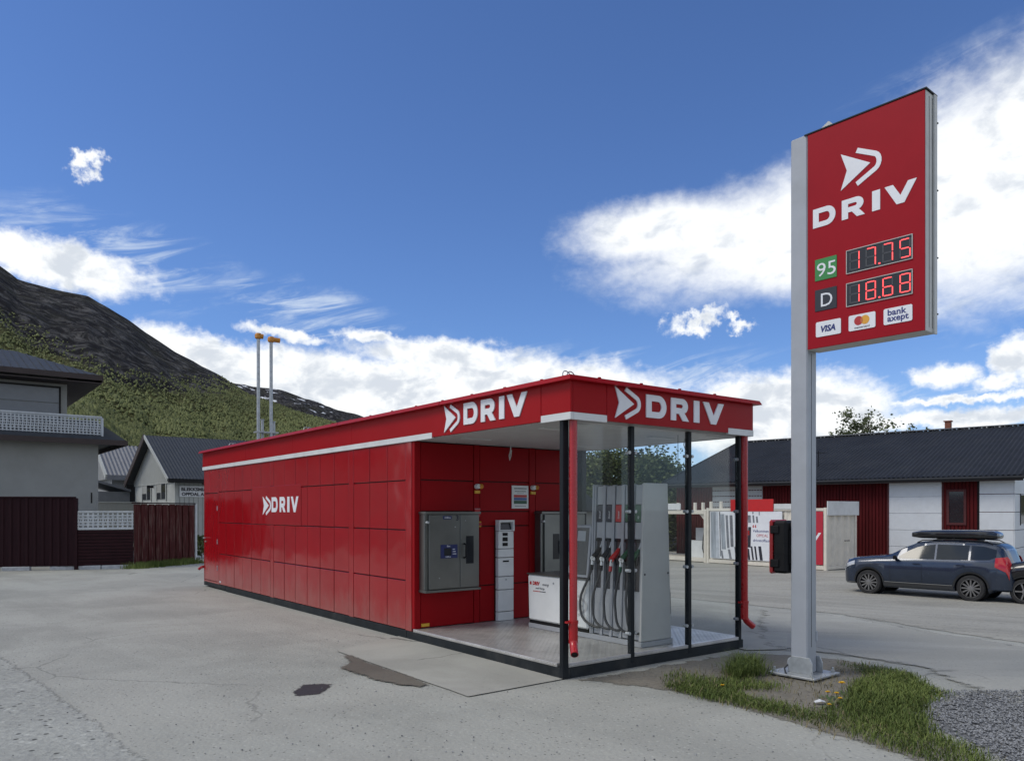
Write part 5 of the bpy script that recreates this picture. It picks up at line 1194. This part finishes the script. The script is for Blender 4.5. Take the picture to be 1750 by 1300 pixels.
# the near wheels touch where the photo shows them; the centre line is half a track behind
off = Vector((-math.sin(hd), math.cos(hd), 0)) * .80
k = wb / 2.98
top = [(0, .70), (.04, .90), (.14, 1.05), (.35, 1.11), (.8, 1.16), (1.3, 1.21), (1.5, 1.25), (1.9, 1.47), (2.3, 1.64), (2.7, 1.69), (3.3, 1.705), (4.1, 1.68), (4.5, 1.63), (4.68, 1.52), (4.85, 1.12), (4.93, .96), (4.95, .72)]
belt = [(0, .64), (.1, .92), (.4, 1.03), (1.2, 1.10), (2, 1.11), (3.5, 1.13), (4.5, 1.15), (4.8, 1.10), (4.95, .66)]
wdt = [(0, .58), (.06, .74), (.2, .86), (.5, .935), (1.0, .96), (2.5, .965), (4.0, .96), (4.6, .91), (4.85, .83), (4.95, .70)]
wins = [(1.82, 2.86, [(1.82, 1.20), (2.1, 1.38), (2.4, 1.51), (2.86, 1.58)], [(1.82, 1.14), (2.86, 1.15)]), (2.92, 3.80, [(2.92, 1.585), (3.80, 1.58)], [(2.92, 1.15), (3.8, 1.165)]), (3.86, 4.52, [(3.86, 1.575), (4.2, 1.555), (4.52, 1.47)], [(3.86, 1.167), (4.35, 1.19), (4.52, 1.27)])]
for tb in (top, belt, wdt): tb[:] = [(d * k, z) for d, z in tb]
wins = [(a * k, b * k, [(d * k, z) for d, z in tt], [(d * k, z) for d, z in bb]) for a, b, tt, bb in wins]
suv, sect, SX = make_car('parked_suv', 'dark navy estate car carrying a black roof box in the yard', Vector((mid.x, mid.y, gz(mid.x, mid.y))) - off, hd, pt, 4.95 * k, 1.93, top, belt, wdt, (.90 * k, .90 * k + wb), .368, NAVYP, wins, 12, True, .72, (1.35 * k, 2.25 * k), (4.45 * k, 4.85 * k), 1.75 * k, (1.2 * k, 2.2 * k))
def roofbox():
    q = thing('roof_box', 'long black roof box on top of the navy car', 'roof box', suv.matrix_basis @ Vector((SX(3.25 * k), .06, 1.735))); q.rotation_euler = suv.rotation_euler
    m = MB(); n = 14; V = []; secs = [(1.25, .02, .10, .13), (1.18, .22, .03, .19), (.9, .36, .0, .24), (.3, .42, 0, .27), (-.5, .42, 0, .28), (-1.0, .40, .0, .26), (-1.12, .34, .03, .20), (-1.16, .2, .08, .14)]
    for x, w, z0, z1 in secs:
        for a in range(n): c, s = math.cos(2 * math.pi * a / n), math.sin(2 * math.pi * a / n); V.append((x, w * math.copysign(abs(c) ** .45, c), (z0 + z1) / 2 + (z1 - z0) / 2 * math.copysign(abs(s) ** .55, s)))
    m.add(V, [(i * n + k_, i * n + (k_ + 1) % n, (i + 1) * n + (k_ + 1) % n, (i + 1) * n + k_) for i in range(len(secs) - 1) for k_ in range(n)] + [tuple(range(n)), tuple(range((len(secs) - 1) * n, len(secs) * n))])
    m.build('shell', BLKP2, q, smooth=True); MB().box(-1.1, -.43, .105, 1.1, -.415, .12).build('seam', BLK, q)
    for x in (.5, -.55): MB().box(x - .03, -.62, -.05, x + .03, .42, -.015).build('crossbar', BLK, q, bevel=.008)
bpy.context.view_layer.update(); roofbox()
topv = [(0, .7), (.04, .9), (.15, 1.02), (.7, 1.16), (.95, 1.24), (1.75, 1.80), (2.2, 1.90), (3.5, 1.93), (4.6, 1.90), (4.9, 1.8), (5.05, 1.1), (5.1, .7)]
beltv = [(0, .62), (.1, .9), (.7, 1.06), (1.2, 1.12), (4.7, 1.16), (5.0, 1.05), (5.1, .66)]
wv_ = [(0, .62), (.06, .8), (.25, .92), (.7, .97), (4.7, .97), (5.0, .9), (5.1, .75)]
winv = [(1.35, 2.4, [(1.35, 1.3), (1.8, 1.66), (2.4, 1.75)], [(1.35, 1.16), (2.4, 1.17)]), (2.5, 3.6, [(2.5, 1.76), (3.6, 1.77)], [(2.5, 1.17), (3.6, 1.18)]), (3.7, 4.8, [(3.7, 1.77), (4.8, 1.70)], [(3.7, 1.18), (4.8, 1.19)])]
a_ = ground(1752, 1032); dirv = Vector((math.cos(hd), math.sin(hd), 0)); mv = a_ - dirv * 1.55
make_car('parked_van', 'black people carrier parked behind the navy car', Vector((mv.x, mv.y, gz(mv.x, mv.y))) - off * 1.05, hd, pt * .9, 5.1, 1.95, topv, beltv, wv_, (.88, 3.98), .345, BLKP2, winv, 5, True, .80, (1.0, 1.7), (4.92, 5.03), 1.45, (.7, 1.8))
topg = [(0, .62), (.05, .76), (.3, .86), (1.0, .98), (1.2, 1.02), (1.9, 1.42), (2.4, 1.48), (3.3, 1.46), (3.8, 1.38), (4.15, 1.05), (4.3, .9), (4.35, .65)]
beltg = [(0, .56), (.1, .74), (1.0, .90), (3.8, .98), (4.2, .92), (4.35, .6)]; wg = [(0, .6), (.1, .76), (.4, .87), (1, .9), (3.6, .9), (4.2, .8), (4.35, .66)]
wing = [(1.6, 2.4, [(1.6, 1.1), (2.0, 1.34), (2.4, 1.38)], [(1.6, .94), (2.4, .95)]), (2.48, 3.4, [(2.48, 1.38), (3.4, 1.34)], [(2.48, .95), (3.4, .99)])]
gc = ground(1160, 938)
make_car('parked_hatchback', 'grey hatchback parked beyond the open container frame', (gc.x + .1, gc.y, gz(gc.x, gc.y)), R(68), 0, 4.35, 1.8, topg, beltg, wg, (.85, 3.45), .32, GREYP, wing, 5, False, .66, (1.2, 1.85), (3.8, 4.12), 1.55, (1.0, 1.9))

# ------------------------------------------------------------------ mountains
def rock_mat():
    m = bpy.data.materials.new('mountain_ground'); m.use_nodes = True; t = NT(m.node_tree); b = m.node_tree.nodes['Principled BSDF']
    g = t.n.new('ShaderNodeNewGeometry').outputs['Position']
    a = t.n.new('ShaderNodeAttribute'); a.attribute_name = 'cover'
    cov = t.sep(a.outputs['Vector'])       # x: tree-line height fraction  y: snow fields
    n1 = t.noise(g, .012, 9, .68); n2 = t.noise(t.vm('MULTIPLY', g, (1, 1, .45)), .05, 8, .75, .8)
    rock = t.mix(t.ss(n2, .44, .70), (.016, .015, .016), (.17, .165, .16)); rock = t.mix(t.m('MULTIPLY', t.ss(n1, .45, .65), .6), rock, (.040, .040, .024))
    heath = t.mix(t.ss(n2, .35, .65), (.055, .062, .022), (.12, .115, .048))
    c = t.mix(t.ss(t.m('ADD', cov[0], t.m('MULTIPLY', t.m('SUBTRACT', n1, .5), .9)), .42, .58), rock, heath)
    c = t.mix(t.m('MULTIPLY', t.ss(t.noise(t.vm('MULTIPLY', g, (1, 1, 2.5)), .011, 6, .6), .60, .63), cov[1]), c, (.75, .77, .8))
    t.put(b.inputs['Base Color'], c); b.inputs['Roughness'].default_value = .95; b.inputs['Specular IOR Level'].default_value = .1
    bp = t.n.new('ShaderNodeBump'); bp.inputs['Strength'].default_value = 1; bp.inputs['Distance'].default_value = 12; t.put(bp.inputs['Height'], n2); t.put(b.inputs['Normal'], bp.outputs[0]); return m
MTN = rock_mat()
def fbm2(x, y, seed, octv=5):
    r_ = np.random.default_rng(seed); o = np.zeros_like(x); amp = 1
    for k in range(octv):
        for _ in range(3):
            th = r_.uniform(0, 6.28); ph = r_.uniform(0, 6.28); f_ = 2 ** k * r_.uniform(.8, 1.3); o += amp * np.sin(f_ * (x * math.cos(th) + y * math.sin(th)) + ph + 1.3 * np.sin(f_ * .6 * (x * math.sin(th) - y * math.cos(th)) + ph * 2)) / 3
        amp *= .5
    return o
def mountain(name, sil, r0, r1, r2, seed, rough, treeline, snow, az0, az1, nu=380, nv=150, power=1.25):
    """height field in polar form; sil = ridge outline as photo pixels"""
    saz = [math.degrees(math.atan((x - CX) / F)) for x, y in sil]; sel = [(HY - y) / F * math.cos(R(a)) for (x, y), a in zip(sil, saz)]
    az = np.linspace(az0, az1, nu); U = np.concatenate([np.linspace(0, 1, nv), np.linspace(1.05, 1.6, 12)])
    A, T = np.meshgrid(az, U); rr = r0 + (r1 - r0) * np.minimum(T, 1) + (r2 - r1) * np.maximum(T - 1, 0) / .6
    el = np.interp(A, saz, sel); ridge = el * r1
    prof = np.where(T <= 1, np.minimum(T, 1) ** power, 1 - (T - 1) * .5)
    X = rr * np.sin(np.radians(A)); Y = rr * np.cos(np.radians(A))
    nz = (fbm2(X / 160, Y / 160, seed, 6) + .35 * np.abs(fbm2(X / 45, Y / 45, seed + 3, 4))) * rough * (np.clip(T, 0, 1) * (1.15 - np.clip(T, 0, 1)) * 2.2)
    spur = np.abs(fbm2(A / 3.4 + T * 1.7, T * 3.2, seed + 5, 5)) * -rough * .8 * np.clip(T, 0, 1) * np.clip(1.0 - T, 0, 1) * 4
    Z = ridge * prof + nz + spur + CH * np.clip(T, 0, 1) - 3
    me = bpy.data.meshes.new(name); h, w = A.shape
    i = np.arange((h - 1) * (w - 1)); j, k_ = i // (w - 1), i % (w - 1); v0 = j * w + k_
    me.from_pydata(np.stack([X, Y, Z], -1).reshape(-1, 3).tolist(), [], np.stack([v0, v0 + 1, v0 + w + 1, v0 + w], -1).tolist())
    tl = np.interp(A, [math.degrees(math.atan((x - CX) / F)) for x, y in treeline], [(HY - y) / F * math.cos(math.atan((x - CX) / F)) for x, y in treeline])
    ang = (Z - CH) / rr; below = np.clip((tl - ang) / .06 + .5, 0, 1)
    at_ = me.attributes.new('cover', 'FLOAT_VECTOR', 'POINT'); at_.data.foreach_set('vector', np.stack([below, np.full_like(below, snow), T], -1).reshape(-1).astype(np.float32))
    me.materials.append(MTN); me.polygons.foreach_set('use_smooth', [True] * len(me.polygons)); link(name, me, kind='structure')
    return X, Y, Z, below, T, A
SIL1 = [(-900, 420), (-500, 330), (-250, 345), (-120, 385), (0, 447), (30, 470), (90, 489), (150, 503), (185, 525), (215, 545), (250, 572), (300, 604), (350, 630), (385, 649), (416, 671), (461, 685), (513, 704), (565, 719), (640, 740), (800, 790), (1000, 835)]
TRE1 = [(-900, 480), (-300, 480), (0, 556), (60, 590), (120, 622), (200, 654), (300, 670), (350, 672), (400, 668), (430, 674), (600, 715), (1000, 800)]
X1, Y1, Z1, B1, T1, A1 = mountain('mountain', SIL1, 260, 1500, 2300, 11, 26, TRE1, 0.0, -62, 8)
SIL2 = [(200, 640), (330, 642), (385, 646), (408, 651), (448, 658), (482, 663), (513, 675), (565, 695), (620, 709), (660, 722), (720, 745), (900, 800), (1100, 838)]
mountain('far_hill', SIL2, 1500, 4200, 6000, 23, 60, [(200, 800), (1100, 860)], 1.0, -32, 14, 160, 60, 1.1)
# low wooded ridge that closes the horizon on the right
SIL3 = [(900, 800), (1100, 822), (1300, 815), (1500, 800), (1750, 790), (2200, 770), (3500, 760)]
mountain('valley_ridge', SIL3, 500, 1600, 2400, 31, 12, [(800, 600), (3500, 500)], 0.0, 2, 62, 120, 40, 1.1)
FOREST = None
def foliage_mat(name, lo, hi, hue=.5):
    m = bpy.data.materials.new(name); m.use_nodes = True; t = NT(m.node_tree); b = m.node_tree.nodes['Principled BSDF']
    ge = t.n.new('ShaderNodeNewGeometry'); r_ = ge.outputs['Random Per Island']
    c = t.mix(r_, lo, hi); c = t.mix(t.m('MULTIPLY', t.ss(t.noise(ge.outputs['Position'], hue, 3), .4, .62), .55), c, tuple(x * .6 for x in lo))
    t.put(b.inputs['Base Color'], c); b.inputs['Roughness'].default_value = .7; b.inputs['Specular IOR Level'].default_value = .2
    return m
FORM = foliage_mat('forest_leaf', (.075, .092, .032), (.155, .172, .066), .009)
def forest():
    """birch wood on the mountain side, seen as one mass"""
    base = np.array([(1, 0, .25), (-.5, .87, .3), (-.5, -.87, .2), (.4, .3, .75), (-.35, .1, .9)]); F_ = [(0, 1, 3), (1, 4, 3), (1, 2, 4), (2, 0, 4), (0, 3, 4)]
    w = (T1 < 1.0) & (B1 > .15) & (A1 > -37)
    jj, kk = np.nonzero(w[:-1, :-1]); P = np.stack([X1, Y1, Z1], -1)
    a = np.linalg.norm(P[jj + 1, kk] - P[jj, kk], axis=1) * np.linalg.norm(P[jj, kk + 1] - P[jj, kk], axis=1)
    prob = a * B1[jj, kk] ** 1.5 / (250 + np.hypot(X1[jj, kk], Y1[jj, kk])) ** 1.0; prob /= prob.sum()
    N = 120000; pick = rng.choice(len(jj), N, p=prob); fu, fv = rng.random(N), rng.random(N); J, Kk = jj[pick], kk[pick]
    pos = (P[J, Kk] * ((1 - fu) * (1 - fv))[:, None] + P[J + 1, Kk] * (fu * (1 - fv))[:, None] + P[J, Kk + 1] * ((1 - fu) * fv)[:, None] + P[J + 1, Kk + 1] * (fu * fv)[:, None])
    s = rng.uniform(1.0, 2.3, N) * (.75 + .25 * B1[J, Kk]); hgt = s * rng.uniform(1.4, 2.3, N); ang = rng.uniform(0, 6.28, N); c, si = np.cos(ang), np.sin(ang)
    V = np.empty((N, 5, 3)); b_ = base[None] * rng.uniform(.7, 1.3, (N, 5, 3))
    V[..., 0] = pos[:, None, 0] + s[:, None] * (b_[..., 0] * c[:, None] - b_[..., 1] * si[:, None]); V[..., 1] = pos[:, None, 1] + s[:, None] * (b_[..., 0] * si[:, None] + b_[..., 1] * c[:, None]); V[..., 2] = pos[:, None, 2] + hgt[:, None] * b_[..., 2] - .6
    Fa = (np.array(F_)[None] + 5 * np.arange(N)[:, None, None]).reshape(-1)
    me = bpy.data.meshes.new('forest'); nf = N * 5
    me.vertices.add(N * 5); me.vertices.foreach_set('co', V.reshape(-1)); me.loops.add(nf * 3); me.loops.foreach_set('vertex_index', Fa.astype(np.int32))
    me.polygons.add(nf); me.polygons.foreach_set('loop_start', np.arange(0, nf * 3, 3, dtype=np.int32)); me.update(calc_edges=True); me.validate()
    me.materials.append(FORM); link('hillside_forest', me, kind='stuff', label='green birch wood covering the lower mountain side')
forest()

# ------------------------------------------------------------------ trees
BARK = mat('bark', (.10, .085, .07), .9, var=.3, vs_=8)
LEAF1 = foliage_mat('leaf_mid', (.060, .085, .026), (.15, .175, .06), .5); LEAF2 = foliage_mat('leaf_dark', (.040, .060, .020), (.10, .125, .042), .6); LEAF3 = foliage_mat('leaf_sparse', (.07, .09, .04), (.15, .17, .075), .8)
def tree(name, label, base, height, spread, trunk_h, leaf, nleaf, lsize, nlimb=9, clump=.55, seed=0, group=None, airy=False):
    r_ = np.random.default_rng(seed); rd = random.Random(seed)
    q = thing(name, label, 'tree', base, 0, group)
    m = MB(); tips = []
    tr = height * .022; path = [(0, 0, -.2)] + [(rd.uniform(-.04, .04) * height * t, rd.uniform(-.04, .04) * height * t, height * t * .86) for t in (.2, .4, .6, .8, 1)]
    m.tube(path, [tr * (1 - .85 * i / 5) for i in range(6)], 7)
    for k in range(nlimb):
        t = rd.uniform(trunk_h, .92); i = int(t * 5); f_ = t * 5 - i; i = min(i, 4); p = Vector(path[i]).lerp(Vector(path[i + 1]), f_); a = rd.uniform(0, 6.28) + k * 2.4
        ln = spread * rd.uniform(.6, 1.0) * (1.15 - .65 * t); up = height * rd.uniform(.06, .18)
        pts = [p, p + Vector((math.cos(a) * ln * .5, math.sin(a) * ln * .5, up * .35)), p + Vector((math.cos(a + .2) * ln, math.sin(a + .2) * ln, up))]
        m.tube(pts, [tr * .45 * (1.1 - t), tr * .28 * (1.1 - t), tr * .08], 5); tips += [(pts[2], 1), (pts[1], .8), ((pts[1] + pts[2]) / 2 + Vector((rd.uniform(-.3, .3), rd.uniform(-.3, .3), .3)) * spread * .3, .8)]
    tips += [(Vector(path[-1]), .9), (Vector(path[-2]), 1)]
    m.build('trunk', BARK, q, smooth=True)
    per = max(1, nleaf // len(tips)); V, Fc = [], []
    for (c, s) in tips:
        rad = spread * clump * s * rd.uniform(.6, 1.05)
        d = r_.normal(size=(per, 3)); d /= np.linalg.norm(d, axis=1)[:, None]; rr = rad * r_.random(per) ** (.45 if not airy else .8)
        pos = np.array(c) + d * rr[:, None] * np.array([1, 1, .8])
        for p in pos:
            if p[2] < trunk_h * height * .55: continue
            n_ = r_.normal(size=3); n_ /= np.linalg.norm(n_); a = np.cross(n_, (0, 0, 1.0)); a /= np.linalg.norm(a) + 1e-6; b = np.cross(n_, a); sz = lsize * r_.uniform(.6, 1.3); o = len(V)
            V += [tuple(p + a * sz), tuple(p + b * sz * .7), tuple(p - a * sz), tuple(p - b * sz * .7)]; Fc.append((o, o + 1, o + 2, o + 3))
    me = bpy.data.meshes.new('crown'); me.from_pydata(V, [], Fc); me.materials.append(leaf); link('crown', me, q); return q
def put_tree(px, Y, top_py, *a, **k):
    x = (px - CX) / F * Y; z = gz(x, Y); h = CH + (HY - top_py) / F * Y - z; return tree(*a[:2], (x, Y, z), h, *a[2:], **k)
put_tree(1030, 58, 772, 'broadleaf_tree', 'pale green bushy tree rising behind the garden house', 3.6, .12, LEAF1, 9000, .13, 14, .55, 1, 'trees behind the yard')
put_tree(1095, 62, 766, 'broadleaf_tree', 'dense green tree right behind the fuel dispenser tower', 3.8, .10, LEAF1, 9000, .13, 14, .55, 2, 'trees behind the yard')
put_tree(1140, 54, 778, 'broadleaf_tree', 'dark rounded tree left of the barn roof end', 3.0, .08, LEAF2, 9000, .13, 14, .6, 3, 'trees behind the yard')
put_tree(985, 66, 785, 'broadleaf_tree', 'dark tree half hidden by the red kiosk corner', 4.2, .1, LEAF2, 6000, .15, 12, .55, 4, 'trees behind the yard')
put_tree(1110, 50, 850, 'hedge_bush', 'low dark bush in front of the trees beyond the containers', 2.6, .05, LEAF2, 5000, .12, 12, .6, 5, 'trees behind the yard')
put_tree(1060, 51, 842, 'hedge_bush', 'low mid green bush next to the small garden house', 2.4, .05, LEAF1, 5000, .12, 12, .6, 6, 'trees behind the yard')
put_tree(1165, 56, 846, 'hedge_bush', 'low bush against the far end of the red barn', 2.2, .05, LEAF2, 4000, .12, 10, .6, 9, 'trees behind the yard')
put_tree(1195, 90, 800, 'distant_tree', 'small distant tree top between bay post and barn eave', 3.4, .2, LEAF1, 2500, .2, 10, .5, 7, 'trees behind the yard')
put_tree(1485, 68, 686, 'birch_tree', 'sparse tall birch crown standing above the barn ridge', 3.9, .42, LEAF3, 4200, .12, 34, .30, 11, 'birches behind the barn', airy=True)
put_tree(1440, 66, 722, 'birch_tree', 'low twiggy birch crown beside the taller one over the barn ridge', 2.6, .5, LEAF3, 1800, .13, 20, .34, 12, 'birches behind the barn', airy=True)
put_tree(1577, 70, 704, 'birch_tree', 'thin lone birch top between chimney and tall birch', 1.9, .5, LEAF3, 900, .12, 14, .30, 13, 'birches behind the barn', airy=True)
put_tree(345, 27, 915, 'weed_bush', 'small leafy weed growing between old fence and kiosk corner', .35, .05, LEAF1, 500, .05, 6, .6, 14)

# ------------------------------------------------------------------ grass and flowers
GRASS = foliage_mat('grass_blade', (.075, .115, .024), (.19, .225, .065), 1.2); DRYG = foliage_mat('grass_dry', (.16, .14, .07), (.26, .22, .12), 1.5)
def in_poly(pts):
    P = [ground(*p) for p in pts]
    def f_(x, y): return sum(((a.y > y) != (b.y > y)) and x < (b.x - a.x) * (y - a.y) / (b.y - a.y) + a.x for a, b in zip(P, P[1:] + P[:1])) % 2
    xs = [p.x for p in P]; ys = [p.y for p in P]; return f_, (min(xs), max(xs), min(ys), max(ys))
def grass_area(m, pts, n, hmin, hmax, lean=.5, edge=.12, clumps=90):
    f_, (x0, x1, y0, y1) = in_poly(pts); cl = [(random.uniform(x0, x1), random.uniform(y0, y1)) for _ in range(clumps * 3)]; cl = [c for c in cl if f_(*c)][:clumps]; k = 0; tries = 0
    while k < n and tries < n * 8:
        tries += 1
        if random.random() < .6: c = random.choice(cl); x, y = random.gauss(c[0], edge), random.gauss(c[1], edge)
        else: x, y = random.uniform(x0, x1), random.uniform(y0, y1)
        if not f_(x + random.gauss(0, .04), y + random.gauss(0, .04)): continue
        k += 1; h = random.uniform(hmin, hmax) * random.choice((.6, .8, 1, 1)); a = random.uniform(0, 6.28); w = random.uniform(.002, .0042); l = h * random.uniform(.1, lean * 1.6); ca, sa = math.cos(a), math.sin(a); z = gz(x, y) + .012
        b1 = (x + ca * l * .35, y + sa * l * .35, z + h * .6); tip = (x + ca * l, y + sa * l, z + h * random.uniform(.75, 1))
        m.add([(x - sa * w, y + ca * w, z), (x + sa * w, y - ca * w, z), (b1[0] + sa * w * .8, b1[1] - ca * w * .8, b1[2]), (b1[0] - sa * w * .8, b1[1] + ca * w * .8, b1[2]), tip], [(0, 1, 2, 3), (3, 2, 4)])
def grass():
    m = MB()
    grass_area(m, [(1128, 1160), (1160, 1150), (1210, 1160), (1290, 1166), (1350, 1172), (1345, 1182), (1250, 1180), (1290, 1198), (1400, 1216), (1440, 1200), (1462, 1180), (1485, 1160), (1470, 1150), (1440, 1140), (1430, 1134), (1500, 1142), (1560, 1150), (1580, 1172), (1625, 1189), (1592, 1203), (1578, 1224), (1594, 1252), (1690, 1294), (1750, 1325), (1640, 1318), (1530, 1285), (1450, 1258), (1380, 1238), (1290, 1215), (1200, 1196), (1140, 1178)], 17000, .02, .075, .8)
    grass_area(m, [(1460, 1165), (1560, 1158), (1590, 1180), (1575, 1220), (1590, 1250), (1520, 1255), (1440, 1225)], 7000, .03, .10, .6)
    grass_area(m, [(1238, 1150), (1262, 1136), (1300, 1142), (1308, 1156), (1270, 1164), (1245, 1162)], 1500, .06, .22, 1.1, .09, 9)
    m.build('grass_strip', GRASS, kind='stuff', label='patchy green grass around the sign post foot', fixn=False)
    m = MB(); grass_area(m, [(1120, 1150), (1250, 1140), (1400, 1165), (1440, 1130), (1560, 1148), (1600, 1200), (1600, 1260), (1720, 1305), (1500, 1290), (1300, 1225), (1150, 1190)], 1500, .02, .08, 1.2)
    m.build('dry_grass', DRYG, kind='stuff', label='dry straw coloured blades among the green grass', fixn=False)
    m = MB(); P = [Vector((-10.9, 22.2)), Vector((-10.1, 24.6))]
    for _ in range(2200):
        t = random.random(); x = -10.9 + .8 * t + random.gauss(.1, .16); y = 22.3 + 2.5 * t + random.gauss(-.2, .12); h = random.uniform(.05, .22); a = random.uniform(0, 6.28)
        m.add([(x - .012, y, 0), (x + .012, y, 0), (x + math.cos(a) * h * .4, y + math.sin(a) * h * .4, h)], [(0, 1, 2)])
    m.build('verge_grass', GRASS, kind='stuff', label='grass tufts at the foot of the weathered fence', fixn=False)
grass()
PETAL = mat('dandelion_yellow', (.75, .48, .01), .6, var=.15, vs_=60); STEM = mat('stem_green', (.07, .12, .03), .6)
def dandelion(px, py, h, r, label):
    g = ground(px, py); q = thing('dandelion', label, 'flower', (g.x, g.y, g.z), 0, 'dandelions by the sign post')
    MB().tube([(0, 0, 0), (.006, .004, h * .5), (.004, 0, h)], .0028, 6).build('stem', STEM, q)
    m = MB()
    for ring_, (n, l, up) in enumerate(((22, r, .25), (18, r * .8, .6), (12, r * .5, 1.1))):
        for k in range(n):
            a = 6.283 * k / n + ring_ * .2; c, s = math.cos(a), math.sin(a); w = .0035
            m.add([(.004 + c * .002 - s * w, s * .002 + c * w, h), (.004 + c * .002 + s * w, s * .002 - c * w, h), (.004 + c * l + s * w, s * l - c * w, h + l * up), (.004 + c * l - s * w, s * l + c * w, h + l * up)], [(0, 1, 2, 3)])
    m.build('flower_head', PETAL, q, fixn=False)
    m = MB()
    for k in range(6):
        a = 1.047 * k + px; c, s = math.cos(a), math.sin(a); m.add([(0, 0, .01), (c * .05 - s * .012, s * .05 + c * .012, .025), (c * .11, s * .11, .012), (c * .05 + s * .012, s * .05 - c * .012, .025)], [(0, 1, 2, 3)])
    m.build('leaf_rosette', STEM, q, fixn=False)
for px, py, h, r, lb in ((1438, 1186, .10, .030, 'large open dandelion standing tallest behind the sign post foot'), (1414, 1194, .06, .022, 'dandelion on bare soil, nearest to the post base plate'), (1429, 1196, .06, .022, 'dandelion with low flat head just below the tallest one'), (1435, 1203, .05, .020, 'tilted dandelion at the edge of the bare soil'), (1416, 1212, .04, .020, 'low dandelion next to the scrap of white paper'), (1234, 1180, .05, .020, 'lone dandelion in the grass toward the kiosk corner'), (1487, 1208, .04, .018, 'half closed dandelion in the thick grass')): dandelion(px, py, h, r, lb)
g = ground(1402, 1204); PAP = mat('paper', (.62, .64, .66), .7, var=.08)
o = MB().add([(-.05, -.02, .012), (.0, -.03, .025), (.05, -.012, .010), (.045, .03, .014), (.0, .022, .032), (-.045, .03, .012), (-.05, -.02, .009), (.0, -.03, .022), (.05, -.012, .007), (.045, .03, .011), (.0, .022, .029), (-.045, .03, .009)], [(0, 1, 4, 5), (1, 2, 3, 4), (11, 10, 7, 6), (10, 9, 8, 7), (0, 6, 7, 1), (1, 7, 8, 2), (2, 8, 9, 3), (3, 9, 10, 4), (4, 10, 11, 5), (5, 11, 6, 0)]).build('paper_scrap', PAP, label='crumpled white paper scrap lying on the soil near the dandelions', cat='litter'); o.location = (g.x, g.y, g.z + .015)
STRAW = mat('straw', (.30, .27, .20), .9, var=.2)
g = ground(1440, 1148); m = MB()
for _ in range(60):
    x, y, a, l = random.gauss(0, .09), random.gauss(0, .04), random.uniform(0, 6.28), random.uniform(.03, .09); m.bar((x, y, random.uniform(.005, .04)), (x + math.cos(a) * l, y + math.sin(a) * l * .5, random.uniform(.005, .05)), .003, .003)
o = m.build('dead_grass_clump', STRAW, label='clump of dead pale grass behind the sign base plate', cat='grass clump'); o.location = (g.x, g.y, g.z + .016)
